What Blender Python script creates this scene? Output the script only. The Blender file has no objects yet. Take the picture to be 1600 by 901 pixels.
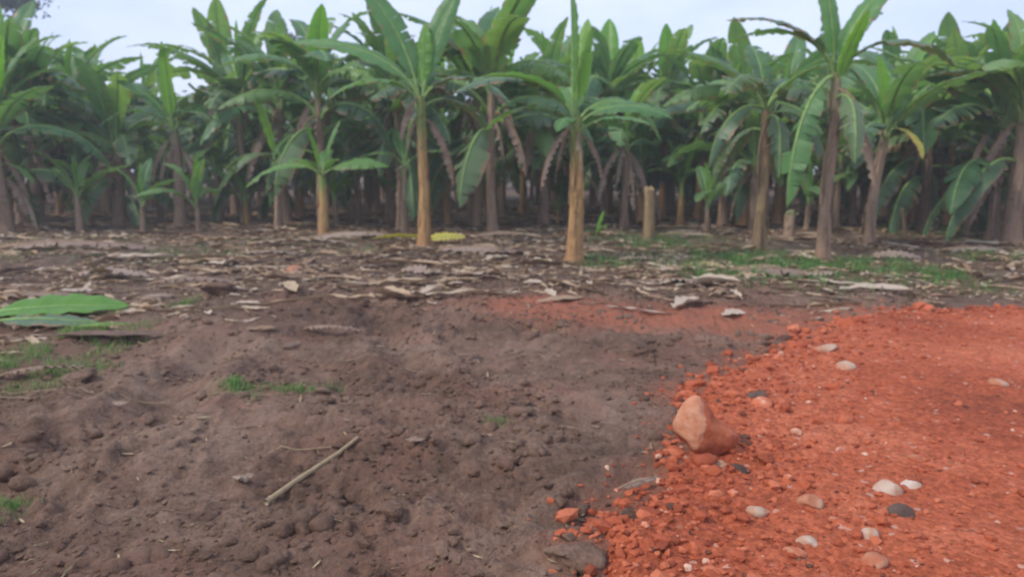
import bpy, math, random
import numpy as np
from mathutils import Vector, Matrix

R = math.radians
C = bpy.data.collections.new('place'); bpy.context.scene.collection.children.link(C)
sc = bpy.context.scene

# ------------------------------------------------------------------ camera
F = 1155.0; PW, PH = 1600.0, 901.0; PITCH = R(9.3); H = 1.75
cam = bpy.data.cameras.new('camera'); co = bpy.data.objects.new('camera', cam); C.objects.link(co)
co.location = (0, 0, H); co.rotation_euler = (R(90) - PITCH, 0, 0)
cam.sensor_width = 36; cam.lens = 36 * F / PW; cam.clip_start = 0.05; cam.clip_end = 2000
cam.dof.use_dof = True; cam.dof.focus_distance = 1.9; cam.dof.aperture_fstop = 3.0
sc.camera = co

# ------------------------------------------------------------------ sky and sun
SUN_EL, SUN_AZ = R(46), R(245)      # azimuth clockwise from +Y
w = bpy.data.worlds.new('World'); sc.world = w; w.use_nodes = True
nt = w.node_tree; nt.nodes.clear()
def N(nt, typ, **kw):
    n = nt.nodes.new(typ)
    for k, v in kw.items():
        if k.startswith('i_'): n.inputs[k[2:].replace('_', ' ')].default_value = v
        else: setattr(n, k, v)
    return n
wo = N(nt, 'ShaderNodeOutputWorld'); bg = N(nt, 'ShaderNodeBackground'); bg.inputs['Strength'].default_value = 0.13
sky = N(nt, 'ShaderNodeTexSky', sky_type='NISHITA', sun_disc=False, sun_elevation=SUN_EL, sun_rotation=SUN_AZ)
sky.dust_density = 2.0; sky.air_density = 1.2
tc = N(nt, 'ShaderNodeTexCoord'); mp = N(nt, 'ShaderNodeMapping'); mp.inputs['Scale'].default_value = (1, 1, 2.6)
no = N(nt, 'ShaderNodeTexNoise'); no.inputs['Scale'].default_value = 2.6; no.inputs['Detail'].default_value = 5
no.inputs['Roughness'].default_value = 0.55
cr = N(nt, 'ShaderNodeValToRGB'); cr.color_ramp.elements[0].position = 0.3; cr.color_ramp.elements[1].position = 0.75
cr.color_ramp.elements[0].color = (3.3, 3.9, 6.0, 1); cr.color_ramp.elements[1].color = (5.3, 5.65, 6.9, 1)
mx = N(nt, 'ShaderNodeMix', data_type='RGBA'); mx.inputs['Factor'].default_value = 0.86
L = nt.links.new
L(tc.outputs['Generated'], mp.inputs['Vector']); L(mp.outputs[0], no.inputs['Vector']); L(no.outputs['Fac'], cr.inputs[0])
L(sky.outputs[0], mx.inputs[6]); L(cr.outputs[0], mx.inputs[7]); L(mx.outputs[2], bg.inputs['Color']); L(bg.outputs[0], wo.inputs['Surface'])
sd = bpy.data.lights.new('sun', 'SUN'); sd.energy = 1.5; sd.angle = R(11); sd.color = (1.0, 0.92, 0.80)
so = bpy.data.objects.new('sun', sd); C.objects.link(so); so.location = (0, 0, 30)
dv = Vector((math.sin(SUN_AZ) * math.cos(SUN_EL), math.cos(SUN_AZ) * math.cos(SUN_EL), math.sin(SUN_EL)))
so.rotation_euler = dv.to_track_quat('Z', 'Y').to_euler()
vs = sc.view_settings; vs.view_transform = 'Standard'; vs.look = 'None'; vs.exposure = 0.68; vs.gamma = 1; vs.use_curve_mapping = False
sc.render.engine = 'CYCLES'; sc.cycles.use_denoising = True; sc.cycles.max_bounces = 6
sc.cycles.diffuse_bounces = 3; sc.cycles.transmission_bounces = 4; sc.cycles.transparent_max_bounces = 6

HAZE = 0.0025
# ------------------------------------------------------------------ helpers
rng = np.random.default_rng(7)
random.seed(5)
def ray(px, py):
    cx, cy = (px - PW / 2) / F, (PH / 2 - py) / F
    return np.array([cx, math.cos(PITCH) + cy * math.sin(PITCH), -math.sin(PITCH) + cy * math.cos(PITCH)])
def G(px, py, z=0.0):
    d = ray(px, py); k = (z - H) / d[2]
    return (d[0] * k, d[1] * k)
def at(px, py, Y):
    d = ray(px, py); k = Y / d[1]
    return (d[0] * k, Y, H + d[2] * k)

_P = np.random.default_rng(3).permutation(512)
_P = np.concatenate([_P, _P, _P])
_GA = np.random.default_rng(4).uniform(0, 2 * np.pi, 1536)
def pn(x, y):
    x = np.asarray(x, float); y = np.asarray(y, float)
    xi = np.floor(x).astype(int); yi = np.floor(y).astype(int); xf = x - xi; yf = y - yi
    def g(ix, iy, dx, dy):
        a = _GA[_P[_P[ix & 511] + (iy & 511)]]
        return np.cos(a) * dx + np.sin(a) * dy
    u = xf * xf * xf * (xf * (xf * 6 - 15) + 10); v = yf * yf * yf * (yf * (yf * 6 - 15) + 10)
    n00 = g(xi, yi, xf, yf); n10 = g(xi + 1, yi, xf - 1, yf); n01 = g(xi, yi + 1, xf, yf - 1); n11 = g(xi + 1, yi + 1, xf - 1, yf - 1)
    return (n00 * (1 - u) + n10 * u) * (1 - v) + (n01 * (1 - u) + n11 * u) * v
def fbm(x, y, f, o=4, gain=0.5, billow=False):
    s = 0; a = 1
    for k in range(o):
        n = pn(x * f + 17.3 * k, y * f + 9.1 * k)
        if billow: n = 0.5 - np.abs(n) * 2
        s = s + a * n; a *= gain; f *= 2.03
    return s
def sstep(a, b, x):
    t = np.clip((x - a) / (b - a), 0, 1); return t * t * (3 - 2 * t)
def seg_dist(x, y, pts, closed=False):
    d = np.full(np.shape(x), 1e9)
    n = len(pts)
    for i in range(n if closed else n - 1):
        ax, ay = pts[i]; bx, by = pts[(i + 1) % n]
        vx, vy = bx - ax, by - ay
        t = np.clip(((x - ax) * vx + (y - ay) * vy) / (vx * vx + vy * vy), 0, 1)
        d = np.minimum(d, np.hypot(x - ax - t * vx, y - ay - t * vy))
    return d
def inside(x, y, pts):
    r = np.zeros(np.shape(x), bool); n = len(pts); j = n - 1
    for i in range(n):
        xi, yi = pts[i]; xj, yj = pts[j]
        c = ((yi > y) != (yj > y)) & (x < (xj - xi) * (y - yi) / (yj - yi + 1e-12) + xi)
        r ^= c; j = i
    return r

def tag(o, label=None, cat=None, group=None, kind=None):
    if label: o['label'] = label
    if cat: o['category'] = cat
    if group: o['group'] = group
    if kind: o['kind'] = kind
    return o
def empty(name, loc, rz=0):
    o = bpy.data.objects.new(name, None); C.objects.link(o); o.location = loc; o.rotation_euler = (0, 0, rz)
    o.empty_display_size = 0.2; return o
def mesh_np(name, V, Fc, mats, uv=None, tint=None, midx=None, smooth=True, attrs=None):
    """V (n,3); Fc (m,k) index array or list of faces"""
    me = bpy.data.meshes.new(name)
    V = np.asarray(V, np.float32)
    if isinstance(Fc, np.ndarray):
        k = Fc.shape[1]; m = len(Fc)
        me.vertices.add(len(V)); me.vertices.foreach_set('co', V.ravel())
        me.loops.add(m * k); me.loops.foreach_set('vertex_index', Fc.astype(np.int32).ravel())
        me.polygons.add(m); me.polygons.foreach_set('loop_start', np.arange(0, m * k, k, dtype=np.int32))
        me.update(calc_edges=True); loopv = Fc.ravel()
    else:
        me.from_pydata(V.tolist(), [], Fc); loopv = np.array([i for f in Fc for i in f])
    if uv is not None:
        l = me.uv_layers.new(name='UVMap'); l.data.foreach_set('uv', np.asarray(uv, np.float32)[loopv].ravel())
    if tint is not None:
        a = me.attributes.new('tint', 'FLOAT', 'POINT'); a.data.foreach_set('value', np.asarray(tint, np.float32))
    for nme, arr in (attrs or {}).items():
        a = me.attributes.new(nme, 'FLOAT', 'POINT'); a.data.foreach_set('value', np.asarray(arr, np.float32))
    for m_ in mats: me.materials.append(m_)
    if midx is not None: me.polygons.foreach_set('material_index', np.asarray(midx, np.int32))
    me.polygons.foreach_set('use_smooth', np.full(len(me.polygons), smooth))
    me.update(); me.validate()
    return me
def link(name, me, parent=None, loc=(0, 0, 0), rot=(0, 0, 0), scl=(1, 1, 1)):
    o = bpy.data.objects.new(name, me); C.objects.link(o)
    o.location = loc; o.rotation_euler = rot; o.scale = scl
    if parent: o.parent = parent
    return o

# ------------------------------------------------------------------ materials
def newmat(name):
    m = bpy.data.materials.new(name); m.use_nodes = True; t = m.node_tree; t.nodes.clear()
    out = N(t, 'ShaderNodeOutputMaterial'); return m, t, out
def ramp(t, stops, interp='LINEAR'):
    r = N(t, 'ShaderNodeValToRGB'); r.color_ramp.interpolation = interp; e = r.color_ramp.elements
    while len(e) < len(stops): e.new(0.5)
    for el, (p, c) in zip(e, stops): el.position = p; el.color = (*c, 1)
    return r
def mixc(t, fac, a, b, mode='MIX'):
    m = N(t, 'ShaderNodeMix', data_type='RGBA', blend_type=mode)
    for s, v in ((0, fac), (6, a), (7, b)):
        if isinstance(v, (int, float)): m.inputs[s].default_value = v
        elif isinstance(v, tuple): m.inputs[s].default_value = (*v, 1)
        else: t.links.new(v, m.inputs[s])
    return m.outputs[2]
def noise(t, vec, scale, detail=4, rough=0.55):
    n = N(t, 'ShaderNodeTexNoise'); n.inputs['Scale'].default_value = scale; n.inputs['Detail'].default_value = detail
    n.inputs['Roughness'].default_value = rough
    if vec is not None: t.links.new(vec, n.inputs['Vector'])
    return n.outputs['Fac']
def math_n(t, op, a, b=0.0, c=None):
    m = N(t, 'ShaderNodeMath', operation=op)
    for i, v in enumerate((a, b, c)):
        if v is None: continue
        if isinstance(v, (int, float)): m.inputs[i].default_value = v
        else: t.links.new(v, m.inputs[i])
    return m.outputs[0]
def attr(t, name):
    a = N(t, 'ShaderNodeAttribute'); a.attribute_name = name; return a.outputs['Fac']
def geo_pos(t): return N(t, 'ShaderNodeNewGeometry').outputs['Position']
def bump(t, h, dist, strength=0.6):
    b = N(t, 'ShaderNodeBump'); b.inputs['Distance'].default_value = dist; b.inputs['Strength'].default_value = strength
    t.links.new(h, b.inputs['Height']); return b.outputs[0]
def principled(t, out, col, rough, nrm=None, spec=0.3):
    p = N(t, 'ShaderNodeBsdfPrincipled'); p.inputs['Specular IOR Level'].default_value = spec
    if isinstance(col, tuple): p.inputs['Base Color'].default_value = (*col, 1)
    else: t.links.new(col, p.inputs['Base Color'])
    if isinstance(rough, (int, float)): p.inputs['Roughness'].default_value = rough
    else: t.links.new(rough, p.inputs['Roughness'])
    if nrm is not None: t.links.new(nrm, p.inputs['Normal'])
    t.links.new(p.outputs[0], out.inputs['Surface']); return p

SOIL_D, SOIL_M, SOIL_L = (0.054, 0.033, 0.022), (0.148, 0.090, 0.060), (0.26, 0.172, 0.12)
RED_D, RED_M, RED_L = (0.22, 0.054, 0.025), (0.39, 0.094, 0.041), (0.51, 0.16, 0.08)
def soil_mat():
    m, t, out = newmat('dark_brown_soil'); P = geo_pos(t)
    big = noise(t, P, 0.55, 5); med = noise(t, P, 5, 6, 0.65); fine = noise(t, P, 42, 5, 0.7)
    f = math_n(t, 'ADD', math_n(t, 'MULTIPLY', big, 0.75), math_n(t, 'ADD', math_n(t, 'MULTIPLY', med, 0.5), math_n(t, 'MULTIPLY', fine, 0.5)))
    c = ramp(t, [(0.66, SOIL_D), (0.84, SOIL_M), (1.06, SOIL_L)]); t.links.new(f, c.inputs[0])
    pm = N(t, 'ShaderNodeMapping'); pm.inputs['Scale'].default_value = (1, 1.6, 1); pm.inputs['Rotation'].default_value = (0, 0, -0.5); t.links.new(P, pm.inputs['Vector'])
    pk = ramp(t, [(0.46, (0, 0, 0)), (0.66, (1, 1, 1))]); t.links.new(noise(t, pm.outputs[0], 1.1, 6, 0.65), pk.inputs[0])
    cc = mixc(t, math_n(t, 'MULTIPLY', pk.outputs[0], 0.6), c.outputs[0], (0.21, 0.115, 0.076))
    redd = mixc(t, math_n(t, 'MULTIPLY', attr(t, 'red_dust'), math_n(t, 'ADD', math_n(t, 'MULTIPLY', med, 1.0), 0.25)), cc, (0.36, 0.115, 0.062))
    duff = ramp(t, [(0.35, (0.06, 0.042, 0.032)), (0.55, (0.16, 0.105, 0.07)), (0.72, (0.30, 0.21, 0.14))])
    st = N(t, 'ShaderNodeMapping'); st.inputs['Scale'].default_value = (2.2, 6, 1); t.links.new(P, st.inputs['Vector'])
    t.links.new(noise(t, st.outputs[0], 3.0, 7, 0.7), duff.inputs[0])
    c2 = mixc(t, attr(t, 'litter'), redd, duff.outputs[0])
    tr = N(t, 'ShaderNodeMapping'); tr.inputs['Scale'].default_value = (5, 14, 1); tr.inputs['Rotation'].default_value = (0, 0, 0.25)
    t.links.new(P, tr.inputs['Vector'])
    fl = ramp(t, [(0.66, (0, 0, 0)), (0.72, (1, 1, 1))]); t.links.new(noise(t, tr.outputs[0], 4, 3, 0.6), fl.inputs[0])
    c3 = mixc(t, math_n(t, 'MULTIPLY', fl.outputs[0], 0.35), c2, (0.30, 0.225, 0.165))
    h = math_n(t, 'ADD', math_n(t, 'MULTIPLY', med, 0.8), math_n(t, 'ADD', math_n(t, 'MULTIPLY', fine, 0.45), math_n(t, 'MULTIPLY', noise(t, P, 150, 3, 0.7), 0.12)))
    principled(t, out, c3, 0.92, bump(t, h, 0.05, 0.9), 0.2); return m
def red_mat():
    m, t, out = newmat('red_laterite_gravel'); P = geo_pos(t)
    big = noise(t, P, 0.7, 4); med = noise(t, P, 7, 6, 0.65); fine = noise(t, P, 60, 4, 0.7)
    f = math_n(t, 'ADD', math_n(t, 'MULTIPLY', big, 0.7), math_n(t, 'ADD', math_n(t, 'MULTIPLY', med, 0.45), math_n(t, 'MULTIPLY', fine, 0.45)))
    c = ramp(t, [(0.60, RED_D), (0.80, RED_M), (1.02, RED_L)]); t.links.new(f, c.inputs[0])
    vo = N(t, 'ShaderNodeTexVoronoi'); vo.inputs['Scale'].default_value = 38; t.links.new(P, vo.inputs['Vector'])
    sp = ramp(t, [(0.0, (1, 1, 1)), (0.93, (1, 1, 1)), (0.96, (0, 0, 0))]); 
    sx = N(t, 'ShaderNodeSeparateColor'); t.links.new(vo.outputs['Color'], sx.inputs[0]); 
    gr = ramp(t, [(0.0, (0.62, 0.62, 0.62)), (0.5, (0.95, 0.95, 0.95)), (1.0, (1.25, 1.3, 1.35))]); t.links.new(sx.outputs[0], gr.inputs[0])
    c2 = mixc(t, 0.8, c.outputs[0], gr.outputs[0], 'MULTIPLY')
    pale = ramp(t, [(0.985, (0, 0, 0)), (0.99, (1, 1, 1))]); t.links.new(sx.outputs[1], pale.inputs[0])
    c3 = mixc(t, math_n(t, 'MULTIPLY', pale.outputs[0], 0.5), c2, (0.6, 0.42, 0.32))
    ed = ramp(t, [(0.0, (1, 1, 1)), (0.6, (0.2, 0.2, 0.2))]); t.links.new(vo.outputs['Distance'], ed.inputs[0])
    h = math_n(t, 'ADD', math_n(t, 'MULTIPLY', med, 0.7), math_n(t, 'ADD', math_n(t, 'MULTIPLY', ed.outputs[0], 0.22), math_n(t, 'MULTIPLY', fine, 0.25)))
    principled(t, out, c3, 0.93, bump(t, h, 0.035, 0.9), 0.15); return m
def tint_mat(name, stops, rough=0.9, nscale=30, bdist=0.01, trans=0.0):
    m, t, out = newmat(name); P = geo_pos(t)
    n = noise(t, P, nscale, 4, 0.65)
    f = math_n(t, 'ADD', attr(t, 'tint'), math_n(t, 'MULTIPLY', math_n(t, 'SUBTRACT', n, 0.5), 0.45))
    c = ramp(t, stops); t.links.new(f, c.inputs[0])
    p = principled(t, out, c.outputs[0], rough, bump(t, n, bdist, 0.7), 0.2)
    if trans:
        tr = N(t, 'ShaderNodeBsdfTranslucent'); t.links.new(c.outputs[0], tr.inputs[0])
        mm = N(t, 'ShaderNodeMixShader'); mm.inputs[0].default_value = trans
        t.links.new(p.outputs[0], mm.inputs[1]); t.links.new(tr.outputs[0], mm.inputs[2]); t.links.new(mm.outputs[0], out.inputs['Surface'])
    return m
def leaf_mat(name, lo, mid, hi, rough=0.42, trans=0.42, dead=0.05, deadcol=(0.28, 0.17, 0.09)):
    m, t, out = newmat(name)
    uv = N(t, 'ShaderNodeUVMap').outputs[0]; sx = N(t, 'ShaderNodeSeparateXYZ'); t.links.new(uv, sx.inputs[0])
    oi = N(t, 'ShaderNodeObjectInfo').outputs['Random']; P = N(t, 'ShaderNodeTexCoord').outputs['Object']
    big = noise(t, P, 1.6, 3); fin = noise(t, P, 14, 4, 0.6)
    f = math_n(t, 'ADD', math_n(t, 'MULTIPLY', oi, 0.62), math_n(t, 'MULTIPLY', math_n(t, 'SUBTRACT', math_n(t, 'ADD', big, math_n(t, 'MULTIPLY', fin, 0.4)), 0.52), 0.75))
    f = math_n(t, 'ADD', f, 0.12)
    c = ramp(t, [(0.0, lo), (0.45, mid), (1.0, hi)]); t.links.new(f, c.inputs[0])
    # lateral veins: fine ribs running from the midrib to the margin
    vv = math_n(t, 'ADD', math_n(t, 'MULTIPLY', sx.outputs[1], 75.0), math_n(t, 'MULTIPLY', math_n(t, 'ABSOLUTE', math_n(t, 'SUBTRACT', sx.outputs[0], 0.5)), -9.0))
    rib = math_n(t, 'SINE', math_n(t, 'MULTIPLY', vv, 6.283))
    slow = math_n(t, 'SINE', math_n(t, 'MULTIPLY', vv, 1.3))
    c1 = mixc(t, math_n(t, 'ADD', math_n(t, 'MULTIPLY', rib, 0.03), 0.05), c.outputs[0], hi)
    # scorched margins and blotches
    edge = math_n(t, 'MULTIPLY', math_n(t, 'ABSOLUTE', math_n(t, 'SUBTRACT', sx.outputs[0], 0.5)), 2.0)
    e2 = math_n(t, 'ADD', edge, math_n(t, 'MULTIPLY', math_n(t, 'SUBTRACT', noise(t, P, 5, 4, 0.6), 0.5), 1.1))
    er = ramp(t, [(1.0 - dead, (0, 0, 0)), (min(1.0, 1.0 - dead + 0.09), (1, 1, 1))]); t.links.new(e2, er.inputs[0])
    c2 = mixc(t, math_n(t, 'MULTIPLY', er.outputs[0], 0.85), c1, deadcol)
    h = math_n(t, 'ADD', math_n(t, 'MULTIPLY', rib, 0.3), slow)
    nb = bump(t, h, 0.004, 0.3)
    p = principled(t, out, c2, rough, nb, 0.45)
    tr = N(t, 'ShaderNodeBsdfTranslucent'); tcol = mixc(t, 1.0, c2, (1.5, 1.45, 0.7), 'MULTIPLY'); t.links.new(tcol, tr.inputs[0])
    mm = N(t, 'ShaderNodeMixShader'); mm.inputs[0].default_value = trans
    t.links.new(p.outputs[0], mm.inputs[1]); t.links.new(tr.outputs[0], mm.inputs[2]); t.links.new(mm.outputs[0], out.inputs['Surface'])
    return m
def rib_mat(name, col, rough=0.5):
    m, t, out = newmat(name); P = N(t, 'ShaderNodeTexCoord').outputs['Object']
    c = ramp(t, [(0.3, tuple(x * 0.7 for x in col)), (0.7, tuple(min(1, x * 1.25) for x in col))]); t.links.new(noise(t, P, 9, 3), c.inputs[0])
    principled(t, out, c.outputs[0], rough, None, 0.3); return m
def stem_mat(name, base, mid, top, dark, topstart=0.62):
    m, t, out = newmat(name)
    uv = N(t, 'ShaderNodeUVMap').outputs[0]; sx = N(t, 'ShaderNodeSeparateXYZ'); t.links.new(uv, sx.inputs[0])
    oi = N(t, 'ShaderNodeObjectInfo').outputs['Random']
    P = N(t, 'ShaderNodeTexCoord').outputs['Object']; mpn = N(t, 'ShaderNodeMapping'); mpn.inputs['Scale'].default_value = (9, 9, 0.9)
    t.links.new(P, mpn.inputs['Vector']); st = noise(t, mpn.outputs[0], 3.2, 5, 0.65)
    mp2 = N(t, 'ShaderNodeMapping'); mp2.inputs['Scale'].default_value = (3, 3, 4); t.links.new(P, mp2.inputs['Vector'])
    pt = noise(t, mp2.outputs[0], 1.5, 5, 0.7)
    v = math_n(t, 'ADD', sx.outputs[1], math_n(t, 'MULTIPLY', math_n(t, 'SUBTRACT', pt, 0.5), 0.5))
    c = ramp(t, [(0.0, base), (0.35, mid), (topstart, mid), (min(1, topstart + 0.22), top)]); t.links.new(v, c.inputs[0])
    ds = ramp(t, [(0.42, (0, 0, 0)), (0.6, (1, 1, 1))]); t.links.new(st, ds.inputs[0])
    c1 = mixc(t, math_n(t, 'MULTIPLY', ds.outputs[0], math_n(t, 'ADD', 0.35, math_n(t, 'MULTIPLY', oi, 0.5))), c.outputs[0], dark)
    lt = ramp(t, [(0.56, (0, 0, 0)), (0.66, (1, 1, 1))]); t.links.new(pt, lt.inputs[0])
    c2 = mixc(t, math_n(t, 'MULTIPLY', lt.outputs[0], 0.65), c1, dark)
    ln = mixc(t, math_n(t, 'MULTIPLY', math_n(t, 'SUBTRACT', st, 0.3), 0.25), c2, tuple(min(1, x * 1.5) for x in mid))
    principled(t, out, ln, 0.62, bump(t, math_n(t, 'ADD', st, pt), 0.03, 0.8), 0.3); return m

M = {}
M['soil'] = soil_mat(); M['red'] = red_mat()
M['clod'] = tint_mat('soil_clod', [(0.1, SOIL_D), (0.5, SOIL_M), (0.9, SOIL_L)], 0.95, 25, 0.02)
M['redclod'] = tint_mat('red_clod', [(0.0, (0.10, 0.05, 0.035)), (0.1, RED_D), (0.45, RED_M), (0.85, RED_L), (0.97, (0.62, 0.40, 0.28))], 0.93, 25, 0.015)
M['litter'] = tint_mat('dead_leaf_litter', [(0.05, (0.055, 0.035, 0.026)), (0.25, (0.17, 0.11, 0.08)), (0.5, (0.34, 0.225, 0.14)), (0.75, (0.46, 0.33, 0.205)), (0.95, (0.52, 0.42, 0.32))], 0.8, 12, 0.02, 0.15)
M['straw'] = tint_mat('dry_straw', [(0.1, (0.18, 0.12, 0.075)), (0.6, (0.34, 0.25, 0.145)), (0.9, (0.42, 0.34, 0.2))], 0.7, 20, 0.01, 0.1)
M['grass'] = tint_mat('grass_blades', [(0.0, (0.055, 0.13, 0.035)), (0.5, (0.11, 0.25, 0.06)), (0.85, (0.2, 0.34, 0.085)), (1, (0.34, 0.34, 0.14))], 0.6, 8, 0.01, 0.3)
M['palestone'] = tint_mat('pale_stone', [(0.2, (0.36, 0.10, 0.05)), (0.45, (0.42, 0.19, 0.105)), (0.68, (0.45, 0.31, 0.22)), (1.0, (0.55, 0.46, 0.38))], 0.85, 22, 0.02)
M['darkstone'] = tint_mat('dark_stone', [(0.1, (0.05, 0.033, 0.027)), (0.8, (0.13, 0.085, 0.065))], 0.95, 22, 0.03)
M['farleaf'] = tint_mat('tree_foliage', [(0.0, (0.02, 0.045, 0.022)), (0.5, (0.045, 0.09, 0.04)), (1.0, (0.085, 0.14, 0.055))], 0.6, 3, 0.01, 0.2)
M['bark'] = rib_mat('tree_bark', (0.10, 0.075, 0.055), 0.9)
M['leaf'] = leaf_mat('banana_leaf_green', (0.048, 0.13, 0.062), (0.10, 0.225, 0.088), (0.22, 0.37, 0.10))
M['leafmid'] = leaf_mat('banana_leaf_fresh', (0.07, 0.18, 0.07), (0.11, 0.26, 0.085), (0.16, 0.34, 0.09), dead=0.05)
M['leafold'] = leaf_mat('banana_leaf_old', (0.05, 0.10, 0.062), (0.08, 0.155, 0.08), (0.14, 0.21, 0.085), 0.42, 0.25, 0.16)
M['leafyoung'] = leaf_mat('banana_leaf_young', (0.09, 0.25, 0.035), (0.14, 0.34, 0.045), (0.22, 0.42, 0.07), 0.4, 0.45, 0.0)
M['leafyellow'] = leaf_mat('banana_leaf_yellow', (0.34, 0.30, 0.05), (0.55, 0.45, 0.07), (0.6, 0.55, 0.14), 0.5, 0.25, 0.2)
M['leafdry'] = leaf_mat('banana_leaf_dry', (0.14, 0.094, 0.07), (0.27, 0.19, 0.14), (0.40, 0.31, 0.24), 0.75, 0.12, 0.0)
M['rib'] = rib_mat('leaf_rib_green', (0.20, 0.32, 0.09)); M['ribdry'] = rib_mat('leaf_rib_dry', (0.27, 0.18, 0.11), 0.8)
M['stem'] = stem_mat('pseudostem_tan', (0.42, 0.21, 0.09), (0.50, 0.31, 0.12), (0.20, 0.32, 0.08), (0.13, 0.072, 0.042))
M['stembrown'] = stem_mat('pseudostem_brown', (0.32, 0.20, 0.125), (0.37, 0.26, 0.175), (0.20, 0.25, 0.09), (0.12, 0.075, 0.052), 0.78)
M['stemcut'] = stem_mat('pseudostem_cut', (0.26, 0.17, 0.09), (0.36, 0.26, 0.13), (0.38, 0.27, 0.14), (0.14, 0.09, 0.05), 0.9)

# ------------------------------------------------------------------ terrain
EDGE = [G(*p) for p in ((935, 901), (950, 850), (962, 800), (1010, 770), (1046, 738), (1062, 700), (1078, 655), (1070, 622), (1092, 600),
        (1150, 578), (1195, 552), (1255, 530), (1300, 508), (1400, 491), (1500, 487), (1600, 486))]
ROAD = [(0.2, -4.0), (0.28, 1.0)] + EDGE + [(11, 8.9), (45, 10.5), (45, -4.0)]
FUR = [([G(*p) for p in ((535, 452), (590, 500), (640, 560), (655, 620))], 0.17, 0.06),
       ([G(*p) for p in ((350, 555), (290, 600), (250, 660), (130, 700))], 0.2, 0.10),
       ([G(*p) for p in ((1010, 740), (930, 780), (880, 830))], 0.10, 0.05),
       ([G(*p) for p in ((830, 520), (960, 545), (1080, 540))], 0.15, 0.06)]
MND = [(G(460, 470), 0.95, 0.24), (G(330, 520), 0.6, 0.12), (G(380, 700), 0.5, 0.06), (G(780, 455), 1.3, 0.10), (G(1000, 450), 1.5, 0.05), (G(120, 640), 0.6, 0.06),
       (G(440, 660), 0.7, 0.05), (G(770, 640), 0.8, 0.045), (G(965, 860), 0.16, 0.07), (G(560, 440), 0.7, 0.07)]
def road_sd(x, y):
    d = seg_dist(x, y, ROAD, True); s = np.where(inside(x, y, ROAD), d, -d)
    return s + 0.16 * fbm(x, y, 2.2, 3) + 0.07 * pn(x * 11, y * 11)
def base_h(x, y):
    r = np.hypot(x, y)
    h = 0.09 * fbm(x, y, 0.16, 2) * sstep(2, 12, r)
    h = h + 0.10 * sstep(9.5, 14, y)
    for (c, s, a) in MND: h = h + a * np.exp(-((x - c[0]) ** 2 + (y - c[1]) ** 2) / (2 * s * s))
    return h
def soil_h(x, y):
    x = np.asarray(x, float); y = np.asarray(y, float)
    near = sstep(16, 9, y)
    h = base_h(x, y)
    rough = 0.55 + 0.9 * sstep(-0.35, 0.4, fbm(x, y, 0.55, 2))
    h = h + near * rough * (0.075 * fbm(x, y, 1.0, 2) + 0.046 * fbm(x + 0.15 * pn(x * 3, y * 3), y, 3.4, 3, 0.6, True) + 0.014 * fbm(x + 5, y, 15, 4, 0.68, True))
    h = h + (1 - near) * 0.05 * fbm(x, y, 1.1, 3)
    for pts, wd, dp in FUR:
        d = seg_dist(x + 0.05 * pn(x * 5, y * 5), y, pts)
        h = h - dp * np.exp(-(d / wd) ** 2) + dp * 0.7 * np.exp(-((d - wd * 1.9) / (wd * 0.7)) ** 2)
    return h - 0.03 * sstep(-0.02, 0.4, road_sd(x, y))
def road_h(x, y):
    s = road_sd(x, y); loose = sstep(2.2, 0.1, s)
    b = base_h(x, y)
    return b - 0.06 + 0.12 * sstep(-0.10, 0.22, s) + (0.25 + loose) * (0.018 * fbm(x, y, 4.5, 2, 0.5, True) + 0.013 * fbm(x, y, 13, 3, 0.6, True) + 0.005 * fbm(x, y, 40, 2)) * sstep(-0.1, 0.1, s) \
        + 0.012 * np.sin((x * 0.35 + y) * 5.5) * sstep(0.8, 2.0, s)
def surf_h(x, y):
    x = np.asarray(x, float); y = np.asarray(y, float)
    return np.maximum(soil_h(x, y), np.where(road_sd(x, y) > -0.12, road_h(x, y), -9))

def axis(lo, hi, f):
    v = [lo]
    while v[-1] < hi: v.append(v[-1] + f(v[-1]))
    return np.array(v)
def grid_mesh(xs, ys, hf, keep=None):
    X, Y = np.meshgrid(xs, ys); Z = hf(X, Y); n, m = X.shape
    V = np.stack([X.ravel(), Y.ravel(), Z.ravel()], 1)
    i = np.arange(n - 1)[:, None] * m + np.arange(m - 1)[None, :]
    Fq = np.stack([i, i + 1, i + m + 1, i + m], -1).reshape(-1, 4)
    if keep is not None:
        k = keep(X, Y).ravel(); Fq = Fq[k[Fq].any(1)]
        used = np.unique(Fq); mp_ = np.full(len(V), -1); mp_[used] = np.arange(len(used)); V = V[used]; Fq = mp_[Fq]
    return V, Fq
xf = lambda v: 0.018 + 0.012 * max(0, abs(v) - 2.5) ** 1.35
ysteps = lambda v: (0.3 if v < 2 else 0.014 + 0.0042 * max(0, v - 2.5) ** 1.5)
xs = np.concatenate([-axis(0.018, 200, xf)[::-1], [0], axis(0.018, 200, xf)])
ys = axis(-6, 240, ysteps)
ys = np.concatenate([[-60, -40, -25, -12], ys])
V, Fq = grid_mesh(xs, ys, soil_h)
x_, y_ = V[:, 0], V[:, 1]
smear = [G(*p) for p in ((840, 490), (930, 500), (1060, 500), (1200, 510), (1320, 500))]
red_dust = np.clip(sstep(1.1, 0.0, seg_dist(x_, y_, smear)) * 1.25 + sstep(-0.35, 0.02, road_sd(x_, y_)) * 0.6 + 0.25 * sstep(0.0, 0.5, fbm(x_, y_, 0.8, 3)) * sstep(-2.5, 0, road_sd(x_, y_)) + 0.25 * sstep(0.1, 0.5, fbm(x_ + 4, y_, 0.6, 3)), 0, 1)
lit = sstep(8.3, 11.5, y_ + 1.6 * fbm(x_, y_, 0.7, 3) + 0.5 * np.clip(-x_ - 1.2, 0, 5))
me = mesh_np('soil_ground', V, Fq, [M['soil']], attrs={'red_dust': red_dust, 'litter': lit})
tag(link('ground', me), 'dark brown bulldozed soil running back under the banana plants', None, None, 'structure')
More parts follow.
